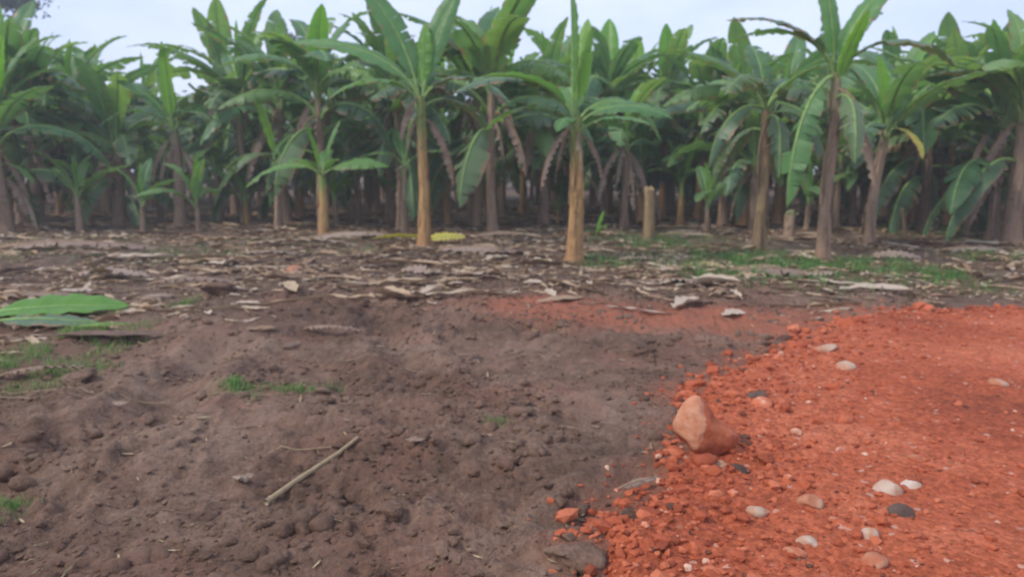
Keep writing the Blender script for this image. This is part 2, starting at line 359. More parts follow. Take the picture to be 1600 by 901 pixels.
xr = axis(-0.3, 45, xf); yr = axis(-4, 11.5, ysteps)
V, Fq = grid_mesh(xr, yr, road_h, lambda X, Y: road_sd(X, Y) > -0.13)
me = mesh_np('red_road', V, Fq, [M['red']])
tag(link('road', me), 'raised strip of bright red laterite gravel at the lower right', None, None, 'structure')

# ------------------------------------------------------------------ scattered stuff
def ico(sub, seed, amp=0.25, cuts=4):
    import bmesh
    bm = bmesh.new(); bmesh.ops.create_icosphere(bm, subdivisions=sub, radius=1)
    v = np.array([x.co[:] for x in bm.verts]); f = np.array([[q.index for q in p.verts] for p in bm.faces]); bm.free()
    r = np.random.default_rng(seed)
    for _ in range(cuts + 3):     # chop facets off so the lump looks broken, not round
        d = r.normal(size=3); d /= np.linalg.norm(d); c = r.uniform(0.55, 0.85)
        k = v @ d; v = v - np.outer(np.maximum(0, k - c), d)
    n = r.normal(size=(6, 3)) * 2.2; ph = r.uniform(0, 6.28, 6)
    disp = sum(np.sin(v @ n[i] + ph[i]) for i in range(6)) / 6
    v = v * (1 + amp * disp)[:, None]
    return v, f
def scatter(name, variants, pos, scl, yaw, tilt, tint, mat, smooth=True):
    Vs, Fs, Ts = [], [], []; off = 0
    pick = rng.integers(0, len(variants), len(pos))
    for vi, (bv, bf) in enumerate(variants):
        k = np.nonzero(pick == vi)[0]
        if not len(k): continue
        v = bv[None] * scl[k][:, None, :]
        ct, st_ = np.cos(tilt[k])[:, None], np.sin(tilt[k])[:, None]
        y2 = v[..., 1] * ct - v[..., 2] * st_; z2 = v[..., 1] * st_ + v[..., 2] * ct
        c, s = np.cos(yaw[k])[:, None], np.sin(yaw[k])[:, None]
        X = v[..., 0] * c - y2 * s; Y = v[..., 0] * s + y2 * c
        P = np.stack([X, Y, z2], -1) + pos[k][:, None, :]
        nv = bv.shape[0]
        Vs.append(P.reshape(-1, 3)); Fs.append((bf[None] + (np.arange(len(k)) * nv)[:, None, None] + off).reshape(-1, bf.shape[1]))
        Ts.append(np.repeat(tint[k], nv)); off += nv * len(k)
    me = mesh_np(name, np.concatenate(Vs), np.concatenate(Fs), [mat], tint=np.concatenate(Ts), smooth=smooth)
    return link(name, me)
def frustum_pts(n, y0, y1, power=1.0, margin=1.12):
    """points on the ground, wide enough to cover the view with a margin on both sides"""
    u = rng.random(n); y = y0 + (y1 - y0) * u ** power
    x = rng.uniform(-1, 1, n) * (0.72 * y * margin + 0.6)
    return x, y
lumps = [ico(1, s) for s in range(10)]
# soil clods
x, y = frustum_pts(42000, 1.8, 13.5, 1.5)
keep = (road_sd(x, y) < 0.0) & (fbm(x, y, 0.9, 3) + rng.random(len(x)) * 0.8 > 0.35) ; x, y = x[keep], y[keep]
r = np.clip(rng.exponential(0.0060, len(x)) + 0.0035, 0, 0.030) * (1 + 0.03 * y)
s3 = np.stack([r * rng.uniform(0.8, 1.5, len(r)), r * rng.uniform(0.8, 1.3, len(r)), r * rng.uniform(0.5, 0.9, len(r))], 1)
o = scatter('soil_clods', lumps, np.stack([x, y, soil_h(x, y) + r * 0.05], 1), s3, rng.uniform(0, 6.28, len(r)), rng.normal(0, 0.3, len(r)), rng.uniform(0.2, 0.85, len(r)), M['soil'], False)
tag(o, 'loose crumbs and clods of dark soil over the cleared ground', 'soil', None, 'stuff')
# bigger broken clods heaped in drifts where the blade turned the soil
big = [ico(2, s + 50, 0.3, 3) for s in range(8)]
x, y = frustum_pts(7000, 2.0, 9.5, 1.3)
keep = (road_sd(x, y) < -0.05) & (fbm(x + 9, y, 0.8, 3) + 0.35 * rng.random(len(x)) > 0.26); x, y = x[keep], y[keep]
r = np.clip(rng.exponential(0.016, len(x)) + 0.012, 0, 0.06)
s3 = np.stack([r * rng.uniform(0.9, 1.7, len(r)), r * rng.uniform(0.9, 1.4, len(r)), r * rng.uniform(0.6, 0.9, len(r))], 1)
o = scatter('soil_clods', big, np.stack([x, y, soil_h(x, y) - r * 0.12], 1), s3, rng.uniform(0, 6.28, len(r)), rng.normal(0, 0.3, len(r)), rng.uniform(0.2, 0.85, len(r)), M['soil'])
tag(o, 'drifts of larger half-buried earth lumps in the turned soil', 'soil', None, 'stuff')
# red gravel
x, y = frustum_pts(46000, 1.8, 10.5, 1.35)
s = road_sd(x, y); keep = (s > -0.10 - 0.35 * rng.random(len(x)) ** 5) & (rng.random(len(x)) < 0.22 + 0.9 * np.exp(-np.abs(s) / 0.9)); x, y, s = x[keep], y[keep], s[keep]
r = np.clip(rng.exponential(0.0085, len(x)) + 0.003, 0, 0.06) * (0.45 + 0.95 * np.exp(-np.abs(s) / 0.8))
s3 = np.stack([r * rng.uniform(0.8, 1.5, len(r)), r * rng.uniform(0.8, 1.3, len(r)), r * rng.uniform(0.55, 0.95, len(r))], 1)
tn = rng.normal(0.45, 0.2, len(r)); tn[rng.random(len(r)) < 0.008] = 0.95; tn[rng.random(len(r)) < 0.012] = 0.0
o = scatter('red_gravel', lumps, np.stack([x, y, surf_h(x, y) + r * 0.2], 1), s3, rng.uniform(0, 6.28, len(r)), rng.normal(0, 0.3, len(r)), tn, M['redclod'], False)
tag(o, 'loose red laterite crumbs and pebbles strewn over the road and its edge', 'gravel', None, 'stuff')

# leaf litter: curled torn strips
def strip(seed, n=9, wid=0.16):
    r_ = np.random.default_rng(seed); v = []
    ph, cu = r_.uniform(0, 6), r_.uniform(-0.5, 0.5)
    for i in range(n):
        t = i / (n - 1); wv = wid * (0.35 + 0.65 * math.sin(math.pi * min(1, t * 1.05)) ** 0.6) * r_.uniform(0.55, 1.15)
        z = 0.05 * math.sin(t * 4 + ph) + 0.03
        yy = cu * 0.25 * (t - 0.5) ** 2 + r_.normal(0, 0.012)
        curl = r_.uniform(0.0, 0.10)
        v += [(t - 0.5, yy - wv, z + curl), (t - 0.5 + r_.normal(0, 0.01), yy, z * 0.6), (t - 0.5, yy + wv, z + r_.uniform(-0.02, 0.10))]
    f = []
    for i in range(n - 1):
        for k in (0, 1): a = i * 3 + k; f.append([a, a + 1, a + 4, a + 3])
    return np.array(v), np.array(f)
strips = [strip(s, 9, wdt) for s, wdt in enumerate((0.05, 0.08, 0.12, 0.16, 0.22, 0.10, 0.14))]
x, y = frustum_pts(36000, 6.0, 32, 1.25)
wl = sstep(8.0, 10.8, y + 1.8 * fbm(x, y, 0.7, 3) + 0.55 * np.clip(-x - 1.2, 0, 5)) * (0.25 + 0.9 * sstep(-0.3, 0.35, fbm(x, y, 0.45, 3)))
keep = (rng.random(len(x)) < wl) & (road_sd(x, y) < -0.2); x, y = x[keep], y[keep]
Ls = np.clip(rng.exponential(0.12, len(x)) + 0.05, 0, 0.7)
s3 = np.stack([Ls * rng.choice([1, 1, 1.5, 2.4], len(x)), Ls * rng.uniform(0.4, 1.2, len(x)), Ls * rng.uniform(0.4, 1.3, len(x))], 1)
o = scatter('leaf_litter', strips, np.stack([x, y, soil_h(x, y) + 0.012], 1), s3, rng.normal(0, 0.75, len(x)), rng.normal(0, 0.15, len(x)), np.clip(rng.beta(2.4, 1.3, len(x)), 0.03, 1), M['litter'])
tag(o, 'tan and brown scraps of dead banana leaf carpeting the plantation floor', 'leaf litter', None, 'stuff')
# sparse scraps and straws on the cleared soil
x, y = frustum_pts(1500, 2.4, 9.5, 1.2); keep = (road_sd(x, y) < -0.05) & (rng.random(len(x)) < 0.75); x, y = x[keep], y[keep]
Ls = np.clip(rng.exponential(0.05, len(x)) + 0.02, 0, 0.22)
s3 = np.stack([Ls, Ls * rng.uniform(0.15, 0.8, len(x)), Ls * 0.6], 1)
o = scatter('straw_scraps', strips[:3], np.stack([x, y, soil_h(x, y) + 0.01], 1), s3, rng.normal(0, 0.9, len(x)), rng.normal(0, 0.15, len(x)), rng.uniform(0.3, 1, len(x)), M['straw'])
tag(o, 'thin dry straws and leaf crumbs dotting the dark cleared soil', 'straw', None, 'stuff')

# grass
def blade(seed):
    r_ = np.random.default_rng(seed); b = r_.uniform(0.2, 0.9); v = []
    for i in range(4):
        t = i / 3; wv = 0.06 * (1 - t) + 0.004
        v += [(-wv, b * t * t, t * (1 - 0.3 * b * t)), (wv, b * t * t, t * (1 - 0.3 * b * t))]
    return np.array(v), np.array([[i * 2, i * 2 + 1, i * 2 + 3, i * 2 + 2] for i in range(3)])
blades = [blade(s) for s in range(6)]
def grass(name, label, patches, h0, h1, tlo=0.1, thi=0.85):
    P_, S_, T_ = [], [], []
    for (px, py, rx, ry, n) in patches:
        cx, cy = G(px, py); k = cy / F
        a = rng.normal(0, 0.45, (n, 2)); X = cx + a[:, 0] * rx * k; Yd = cy + a[:, 1] * ry * k * cy / H
        kp = fbm(X, Yd, 1.8, 3) + rng.random(n) * 0.5 > 0.1; X, Yd = X[kp], Yd[kp]
        hh = rng.uniform(h0, h1, len(X)) * (0.6 + 0.8 * sstep(-0.4, 0.5, fbm(X, Yd, 3, 2)))
        P_.append(np.stack([X, Yd, soil_h(X, Yd) - 0.005], 1)); S_.append(np.stack([hh * 0.75, hh, hh], 1)); T_.append(rng.uniform(tlo, thi, len(X)))
    P_, S_, T_ = map(np.concatenate, (P_, S_, T_)); n = len(P_)
    o = scatter(name, blades, P_, S_, rng.uniform(0, 6.28, n), rng.normal(0, 0.25, n), T_, M['grass'])
    return tag(o, label, 'grass', None, 'stuff')
grass('grass', 'low green grass and weeds between the front banana stems on the right',
      [(1180, 425, 170, 34, 8200), (1020, 382, 130, 20, 4000), (1280, 425, 90, 18, 2600), (1450, 436, 70, 24, 2600), (1370, 420, 60, 12, 700), (1480, 366, 160, 16, 3600),
       (940, 420, 60, 14, 900), (1550, 410, 80, 10, 700), (1120, 440, 90, 10, 900)], 0.06, 0.17)
grass('grass', 'short olive grass patches among dead leaves on the left floor',
      [(280, 408, 170, 18, 2800), (120, 385, 110, 10, 1100), (430, 385, 120, 10, 1200), (60, 410, 80, 10, 600), (290, 490, 40, 6, 200), (560, 400, 90, 8, 500)], 0.04, 0.11, 0.3, 1)
grass('grass', 'pale green grass patch at the left edge below the cut leaf',
      [(30, 590, 120, 45, 4300), (110, 545, 110, 26, 1800), (170, 528, 70, 14, 900), (8, 800, 50, 20, 500)], 0.04, 0.10, 0.5, 1)
grass('grass', 'small bright grass tufts pushing through the bare soil in the middle',
      [(395, 630, 60, 16, 1100), (450, 625, 60, 8, 200), (772, 678, 26, 7, 160), (520, 618, 40, 6, 50), (820, 365, 30, 8, 120)], 0.04, 0.085, 0.4, 0.9)

# ------------------------------------------------------------------ banana leaf meshes
def tube(pts, rad, seg=6):
    pts = np.asarray(pts); n = len(pts); V = []; Fs = []
    T = np.gradient(pts, axis=0); T /= np.linalg.norm(T, axis=1)[:, None] + 1e-9
    S = np.array([0, 1.0, 0])
    for i in range(n):
        b = np.cross(T[i], S); b /= np.linalg.norm(b) + 1e-9; s2 = np.cross(b, T[i])
        for k in range(seg):
            a = 2 * math.pi * k / seg; V.append(pts[i] + rad[i] * (math.cos(a) * s2 + math.sin(a) * b))
    for i in range(n - 1):
        for k in range(seg):
            a = i * seg + k; b2 = i * seg + (k + 1) % seg; Fs.append([a, b2, b2 + seg, a + seg])
    return V, Fs
_leafcache = {}
def leaf_mesh(Lg=2.2, W=0.30, e0=75, e1=-20, p=0.8, pet=0.16, fold=25, curl=50, tears=0.1, tamp=12, roll=0, sway=0, mat='leaf', rib='rib', seed=0, n=34, curl_tip=0, wrinkle=0.010):
    key = (wrinkle, Lg, W, e0, e1, p, pet, fold, curl, tears, tamp, roll, sway, mat, seed, n)
    if key in _leafcache: return _leafcache[key]
    r = np.random.default_rng(seed + 1000)
    m = n + 8; t = np.linspace(0, 1, m); el = np.radians(e0 + (e1 - e0) * t ** p); az = np.radians(sway) * t ** 1.5 + 0.05 * np.sin(t * 5 + seed)
    D = np.stack([np.cos(el) * np.cos(az), np.cos(el) * np.sin(az), np.sin(el)], 1)
    Pt = np.concatenate([[np.zeros(3)], np.cumsum((D[1:] + D[:-1]) / 2 * Lg / (m - 1), 0)])
    V, Fs, UV, MI = [], [], [], []
    tv, tf = tube(Pt, 0.030 * (1 - t) ** 0.8 * (Lg / 2.2) + 0.004, 6)
    V += list(tv); Fs += tf; UV += [(0.5, tt) for tt in t for _ in range(6)]; MI += [1] * len(tf)
    i0 = int(m * pet); cols = 4
    ro = np.radians(roll)
    widths = {}
    for side in (-1, 1):
        i = i0
        while i < m - 1:
            j = i + 1
            while j < m - 1 and r.random() > tears: j += 1
            dang = r.normal(0, tamp) if tears > 0 else 0; lenf = r.uniform(0.82, 1.0) if tears > 0.05 else 1.0
            base = len(V); cnt = j - i + 1; mid = (i + j) / 2
            for q in range(i, j + 1):
                u = (q - i0) / (m - 1 - i0); wv = W * max(0.0, 1 - abs(2 * u ** 0.8 - 1) ** 2.5) ** 0.8 * lenf
                T = D[q]; S0 = np.array([-math.sin(az[q]), math.cos(az[q]), 0]); N0 = np.cross(T, S0)
                S1 = S0 * math.cos(ro) + N0 * math.sin(ro); N1 = np.cross(T, S1)
                pull = ((q - mid) / max(1, cnt)) * -0.55 * (Lg / (m - 1)) if tears > 0 and cnt < 14 else 0
                pos = Pt[q].copy(); a = fold
                for c in range(cols + 1):
                    s_ = c / cols
                    if c:
                        a = fold - curl * s_ + dang * s_ + (3 * math.sin(q * 0.9 + side + seed))
                        pos = pos + (wv / cols) * (math.cos(math.radians(a)) * side * S1 + math.sin(math.radians(a)) * N1)
                    pp = pos + T * (s_ * (0.14 * wv + pull)) + N1 * wrinkle * math.sin(q * 2.1 + seed + c) * s_
                    V.append(pp); UV.append((0.5 + side * 0.5 * s_, u))
            for q in range(cnt - 1):
                for c in range(cols):
                    a_ = base + q * (cols + 1) + c
                    f = [a_, a_ + 1, a_ + cols + 2, a_ + cols + 1]
                    Fs.append(f if side > 0 else f[::-1]); MI.append(0)
            i = j
    me = mesh_np('leaf_blade', np.array(V), np.array(Fs), [M[mat], M[rib]], uv=UV, midx=MI)
    _leafcache[key] = me; return me
def dry_leaf(seed):
    r = random.Random(seed)
    return leaf_mesh(Lg=r.uniform(1.2, 2.0), W=r.uniform(0.10, 0.2), e0=r.uniform(-5, 35), e1=-88, p=0.35, pet=0.12, fold=-60, curl=r.uniform(10, 50), tears=0.3, tamp=28, mat='leafdry', rib='ribdry', seed=seed, sway=r.uniform(-25, 25), wrinkle=0.03, n=24)
def lib(kind, k):
    r = random.Random(hash((len(kind), kind[0], k)) & 0xffff if False else k * 31 + len(kind) * 7 + ord(kind[0]))
    if kind == 'up':    return leaf_mesh(Lg=r.uniform(2.0, 2.5), W=r.uniform(0.22, 0.30), e0=85, e1=r.uniform(5, 55), p=1.2, fold=34, curl=45, tears=0.09, tamp=14, sway=r.uniform(-20, 20), roll=r.uniform(-20, 20), mat='leaf', seed=k)
    if kind == 'cigar': return leaf_mesh(Lg=r.uniform(1.3, 1.8), W=0.15, e0=88, e1=82, p=1, fold=70, curl=10, tears=0, mat='leafyoung', seed=k)
    if kind == 'young': return leaf_mesh(Lg=r.uniform(1.6, 2.1), W=r.uniform(0.22, 0.28), e0=86, e1=r.uniform(50, 72), p=1.2, fold=35, curl=40, tears=0, mat='leafyoung', seed=k)
    if kind == 'arch':  return leaf_mesh(Lg=r.uniform(2.2, 2.8), W=r.uniform(0.27, 0.36), e0=78, e1=r.uniform(-50, 5), p=r.uniform(0.55, 0.85), fold=14, curl=r.uniform(30, 60), tears=0.16, tamp=20, mat='leaf', seed=k, sway=r.uniform(-15, 15), roll=r.uniform(-18, 18))
    if kind == 'torn':  return leaf_mesh(Lg=r.uniform(2.1, 2.7), W=r.uniform(0.32, 0.40), e0=74, e1=r.uniform(-80, -40), p=r.uniform(0.5, 0.7), fold=5, curl=50, tears=0.38, tamp=30, mat='leafold' if k % 2 else 'leaf', seed=k, sway=r.uniform(-20, 20), roll=r.uniform(-20, 20))
    if kind == 'droop': return leaf_mesh(Lg=r.uniform(1.8, 2.4), W=r.uniform(0.28, 0.36), e0=60, e1=-86, p=0.45, fold=-20, curl=40, tears=0.22, tamp=20, mat='leafold', seed=k, sway=r.uniform(-20, 20))
    if kind == 'dry':   return dry_leaf(k)

# ------------------------------------------------------------------ pseudostems
_stemcache = {}
def stem_mesh(Hh, r0, r1, mat, seed=0, cut=False, lean=0.0):
    key = (Hh, r0, r1, mat, seed, cut, lean)
    if key in _stemcache: return _stemcache[key]
    r = np.random.default_rng(seed + 77); seg = 20; rings = 30; V, Fs, UV = [], [], []
    ph = r.uniform(0, 6.28, 4)
    bend = lambda z: np.array([lean * (z / Hh) ** 1.4 * Hh + 0.02 * math.sin(z * 2 + ph[0]), 0.02 * math.sin(z * 1.7 + ph[1]), z])
    for i in range(rings + 1):
        t = i / rings; z = -0.06 + (Hh + 0.06) * t; rr = r0 + (r1 - r0) * t ** 0.8 + 0.45 * r0 * math.exp(-t * 14)
        for k in range(seg):
            a = 2 * math.pi * k / seg
            q = 1 + 0.06 * math.sin(3 * a + ph[2] + t * 3) + 0.05 * math.sin(5 * a + ph[3] - t * 5) + r.normal(0, 0.018)
            V.append(bend(z) + np.array([rr * q * math.cos(a), rr * q * math.sin(a), (0.05 * math.sin(a * 2 + ph[0]) + r.normal(0, 0.015)) if (cut and i == rings) else 0]))
            UV.append((k / seg, t))
    for i in range(rings):
        for k in range(seg): a = i * seg + k; b = i * seg + (k + 1) % seg; Fs.append([a, b, b + seg, a + seg])
    if cut:                                   # ringed cut face, sunk in the middle
        prev = rings * seg
        for (sc_, dz) in ((0.75, -0.015), (0.45, -0.04), (0.12, -0.05)):
            b0 = len(V)
            for k in range(seg):
                v = np.array(V[rings * seg + k]); c = bend(Hh); V.append(np.array([c[0] + (v[0] - c[0]) * sc_, c[1] + (v[1] - c[1]) * sc_, v[2] + dz])); UV.append((k / seg, 1))
            for k in range(seg): Fs.append([prev + k, prev + (k + 1) % seg, b0 + (k + 1) % seg, b0 + k])
            prev = b0
    # peeling sheaths: bowed strips with ragged ends standing a little off the stem
    for s_ in range(int(6 + Hh * 3)):
        a0 = r.uniform(0, 6.28); wd = r.uniform(0.3, 0.8); z0 = r.uniform(0, Hh * 0.8); ln = r.uniform(0.2, 0.75) * (0.5 + 0.2 * Hh); z1 = min(Hh * 0.99, z0 + ln)
        off = r.uniform(0.006, 0.015); flare = r.uniform(0, 0.07) if r.random() < 0.5 else 0; b0 = len(V); top = r.random() < 0.5
        for i in range(6):
            t = i / 5; z = z0 + (z1 - z0) * t; tt = z / Hh; rr = r0 + (r1 - r0) * tt ** 0.8 + 0.45 * r0 * math.exp(-tt * 14)
            fl = flare * (t ** 3 if top else (1 - t) ** 3); wv = wd * (1 - 0.5 * (t if top else 1 - t) ** 2)
            for k in range(5):
                a = a0 + (k / 4 - 0.5) * wv
                V.append(bend(z) + np.array([(rr * 1.08 + off + fl) * math.cos(a), (rr * 1.08 + off + fl) * math.sin(a), r.normal(0, 0.015)])); UV.append((k / 4, tt))
        for i in range(5):
            for k in range(4): a = b0 + i * 5 + k; Fs.append([a, a + 1, a + 6, a + 5])
    me = mesh_np('pseudostem', np.array(V), np.array(Fs), [M[mat]], uv=UV)
    _stemcache[key] = (me, bend(Hh)); return _stemcache[key]

GRP = 'banana plants of the plantation'
def plant(x, y, label, Hh=2.6, r0=0.13, r1=0.075, stem='stem', leaves=(), rz=0.0, seed=0, scale=1.0, lean=0.0, top_leaves=True, name='banana_plant', cat='banana plant', group=GRP):
    z = float(surf_h(x, y)) - 0.01
    root = empty(name, (x, y, z), rz); root.scale = (scale,) * 3
    tag(root, label, cat, group)
    sm, top = stem_mesh(Hh, r0, r1, stem, seed, False, lean)
    link('trunk', sm, root)
    r = random.Random(seed * 13 + 5)
    for (me, az, dz, sc_) in leaves:
        a = R(az); o = link('dry_leaf' if me.materials[0] == M['leafdry'] else 'leaf', me, root, (top[0] + 0.55 * r1 * math.cos(a), top[1] + 0.55 * r1 * math.sin(a), top[2] - dz), (0, 0, a), (sc_,) * 3)
    return root
def skirt(n, sd):
    r = random.Random(sd); return [(lib('dry', r.randrange(8)), r.uniform(0, 360), r.uniform(0.0, 0.5), r.uniform(0.4, 0.75)) for _ in range(n)]
def auto_leaves(seed, kind='mature', nd=None):
    r = random.Random(seed); out = []
    a = r.uniform(0, 360)
    if kind == 'mature':
        seq = ['cigar' if r.random() < 0.6 else 'young', 'up', 'arch', 'up', 'arch', 'torn', 'up', 'arch', 'arch', 'torn', 'arch', 'torn', 'torn', 'torn', 'droop']
        seq += ['droop', 'torn', 'droop']
    elif kind == 'mid': seq = ['young', 'up', 'up', 'arch', 'arch', 'up', 'arch', 'torn', 'torn']
    else: seq = ['cigar', 'up', 'up', 'arch', 'arch']
    for i, k in enumerate(seq):
        a += 137.5 + r.uniform(-18, 18)
        sc_ = r.uniform(1.08, 1.45) * (0.78 if kind == 'mid' else 0.55 if kind == 'small' else 1)
        out.append((lib(k, r.randrange(6)), a % 360, 0.02 + 0.035 * i + (0.25 + 0.12 * (i - 11) if i > 11 else 0), sc_))
    for i in range(nd if nd is not None else (r.randrange(5, 10) if kind == 'mature' else r.randrange(1, 3) if kind == 'mid' else 0)):
        out.append((lib('dry', r.randrange(8)), r.uniform(0, 360), 0.0 + r.uniform(0, 1.2), r.uniform(0.65, 1.15)))
    return out

# ------------------------------------------------------------------ front plants (azimuth: 0 right, 90 away, 180 left, 270 towards the road)
LM = leaf_mesh
FR = []      # (x, y, short description) of the plants one can name
def front(px, py, label, short, **kw):
    x, y = G(px, py, 0.1); FR.append((x, y, short)); kw.setdefault('seed', len(FR) + 40)
    return plant(x, y, label, **kw)
# small plant with thin stem and arching leaves
front(506, 372, 'slim young banana plant with tan stem and low arching leaves, left of the yellow leaves', 'slim young plant', Hh=1.5, r0=0.125, r1=0.08, stem='stem', seed=41, leaves=[
    (LM(Lg=2.0, W=0.22, e0=55, e1=-45, p=0.55, seed=1, roll=-30, tears=0.03, fold=20, curl=40, mat='leafmid'), 178, 0.0, 1), (LM(Lg=1.6, W=0.22, e0=50, e1=-15, p=0.5, seed=2, roll=30, tears=0.03, mat='leafmid'), 4, 0.0, 1),
    (LM(Lg=1.35, W=0.14, e0=85, e1=55, p=1, seed=3, tears=0, mat='leafmid'), 35, 0.0, 1), (LM(Lg=1.25, W=0.13, e0=88, e1=62, p=1, mat='leafyoung', seed=4, tears=0), 170, 0.0, 1),
    (LM(Lg=1.4, W=0.17, e0=70, e1=-20, p=0.6, seed=5, mat='leafmid'), 250, 0.05, 1), (LM(Lg=1.3, W=0.17, e0=75, e1=0, p=0.7, seed=6, mat='leafmid'), 90, 0.03, 1), (LM(Lg=1.3, W=0.16, e0=70, e1=-10, p=0.7, seed=7, mat='leafmid'), 310, 0.05, 0.8)])
# tall plant over the yellow leaves
front(663, 388, 'tall banana plant with orange-tan stem rising from the yellow leaves', 'tall plant over the yellow leaves', Hh=3.05, r0=0.125, r1=0.085, seed=42, leaves=[
    (LM(Lg=2.6, W=0.28, e0=80, e1=45, p=0.9, seed=11, roll=-50, tears=0.05, tamp=8, mat='leafmid'), 165, 0.0, 1), (LM(Lg=2.4, W=0.25, e0=82, e1=55, p=1, seed=12, roll=45, tears=0.03, mat='leafmid'), 25, 0.0, 1),
    (LM(Lg=2.9, W=0.32, e0=75, e1=-5, p=0.55, seed=13, roll=-30, tears=0.05, mat='leafmid'), 178, 0.05, 1), (LM(Lg=2.2, W=0.30, e0=75, e1=-50, p=0.6, seed=14, tears=0.2, mat='leafold'), 340, 0.1, 1),
    (LM(Lg=2.1, W=0.28, e0=75, e1=-45, p=0.6, seed=15, tears=0.15, mat='leafmid'), 200, 0.15, 1), (LM(Lg=1.9, W=0.25, e0=80, e1=-10, p=0.7, seed=16, mat='leafmid'), 80, 0.1, 1),
    (LM(Lg=2.0, W=0.28, e0=70, e1=-70, p=0.5, seed=17, tears=0.2, mat='leafold'), 20, 0.25, 1), (LM(Lg=1.6, W=0.22, e0=88, e1=80, p=1, seed=18, tears=0, mat='leafyoung'), 60, 0.0, 0.9),
    *skirt(4, 3), (lib('dry', 2), 10, 0.45, 0.8), (lib('dry', 3), 150, 0.4, 0.6)])
# central plant with the straight upright leaf
front(898, 410, 'banana plant nearest the road with one leaf pointing straight up and a flared dry base', 'plant with the upright leaf', Hh=2.5, r0=0.145, r1=0.095, seed=43, leaves=[
    (LM(Lg=2.4, W=0.20, e0=90, e1=86, p=1, seed=21, tears=0, fold=45, curl=30, mat='leafmid'), 170, 0.0, 1), (LM(Lg=1.9, W=0.22, e0=86, e1=68, p=1, seed=22, tears=0.02, mat='leafyoung'), 60, 0.0, 0.9),
    (LM(Lg=2.3, W=0.30, e0=80, e1=-30, p=0.6, seed=23, tears=0.1, mat='leafold', roll=-20), 183, 0.0, 1), (LM(Lg=1.7, W=0.24, e0=60, e1=-30, p=0.6, seed=24, roll=25, tears=0.08, mat='leafmid'), 350, 0.15, 1),
    (LM(Lg=1.5, W=0.20, e0=55, e1=-25, p=0.6, seed=25, tears=0.04, mat='leafmid'), 325, 0.3, 0.95), (LM(Lg=1.8, W=0.26, e0=70, e1=-45, p=0.6, seed=26, tears=0.15, mat='leafmid'), 165, 0.15, 1),
    (LM(Lg=2.2, W=0.28, e0=80, e1=-20, p=0.6, seed=27, tears=0.06, mat='leafmid'), 205, 0.1, 1), (LM(Lg=1.9, W=0.22, e0=76, e1=-72, p=0.7, seed=28, roll=35, tears=0.12, mat='leafmid'), 8, 0.1, 1),
    (LM(Lg=1.7, W=0.24, e0=75, e1=-10, p=0.7, seed=29, mat='leafmid'), 95, 0.1, 1), (LM(Lg=1.5, W=0.22, e0=60, e1=-40, p=0.6, seed=30, tears=0.1, mat='leafmid'), 250, 0.25, 0.8),
    (lib('dry', 4), 190, 0.2, 0.9), (lib('dry', 5), 20, 0.3, 0.6), (lib('dry', 6), 280, 0.25, 0.55), (lib('dry', 7), 120, 0.2, 0.8)])
# sucker and small shoots by the stems
front(872, 348, 'low sucker with two flat leaves just left of the upright-leaf plant', 'flat-leaved sucker', name='banana_sucker', cat='banana sucker', Hh=0.55, r0=0.04, r1=0.025, seed=44, group='banana suckers', leaves=[
    (LM(Lg=1.0, W=0.11, e0=35, e1=-15, p=0.6, seed=31, tears=0, mat='leaf', n=20), 182, 0.0, 1), (LM(Lg=0.8, W=0.11, e0=40, e1=-10, p=0.6, seed=32, tears=0, n=20, mat='leafmid'), 5, 0.0, 1), (LM(Lg=0.6, W=0.07, e0=85, e1=70, seed=33, tears=0, n=20, mat='leafmid'), 40, 0.0, 0.6)])
front(932, 378, 'tiny pale green shoot growing right of the upright-leaf plant', 'tiny shoot', name='banana_sucker', cat='banana sucker', Hh=0.16, r0=0.035, r1=0.02, seed=45, group='banana suckers', leaves=[
    (LM(Lg=0.6, W=0.10, e0=88, e1=60, seed=34, tears=0, mat='leafyoung', n=20), 20, 0.0, 1), (LM(Lg=0.5, W=0.10, e0=80, e1=10, seed=35, tears=0, mat='leafyoung', n=20), 320, 0.0, 0.9), (LM(Lg=0.5, W=0.09, e0=75, e1=-30, seed=36, tears=0, n=20, mat='leafmid'), 210, 0.0, 0.8)])
# plant behind with bright upright leaf
front(633, 366, 'thin brown-stemmed banana plant with a bright upright leaf, behind left of the yellow leaves', 'thin stem with bright leaf', Hh=1.7, r0=0.10, r1=0.06, stem='stembrown', seed=46, leaves=[
    (LM(Lg=1.7, W=0.21, e0=88, e1=72, seed=37, tears=0, mat='leafyoung'), 20, 0.0, 1), (LM(Lg=1.4, W=0.2, e0=75, e1=-40, p=0.6, seed=38, tears=0.1, mat='leafmid'), 200, 0.0, 1), (LM(Lg=1.4, W=0.2, e0=70, e1=-20, p=0.6, seed=39, mat='leafmid'), 350, 0.03, 1), (LM(Lg=1.5, W=0.2, e0=80, e1=10, seed=40, mat='leafmid'), 110, 0.03, 1)])
front(437, 358, 'greenish thin-stemmed banana plant with a broad bright upright leaf, left of the slim young one', 'broad bright-leaved plant', Hh=1.75, r0=0.12, r1=0.075, stem='stembrown', seed=47, leaves=[
    (LM(Lg=1.8, W=0.27, e0=86, e1=66, seed=51, tears=0, mat='leafyoung'), 172, 0.0, 1), (LM(Lg=1.7, W=0.24, e0=75, e1=-60, p=0.55, seed=52, tears=0.05, mat='leaf'), 190, 0.02, 1), (LM(Lg=1.6, W=0.24, e0=75, e1=-30, p=0.6, seed=53, tears=0.1, mat='leafmid'), 330, 0.03, 1), (LM(Lg=1.6, W=0.24, e0=78, e1=0, seed=54, mat='leafmid'), 80, 0.03, 1), (LM(Lg=1.5, W=0.24, e0=76, e1=-50, p=0.6, seed=55, tears=0.2, mat='leafold'), 240, 0.06, 1)])
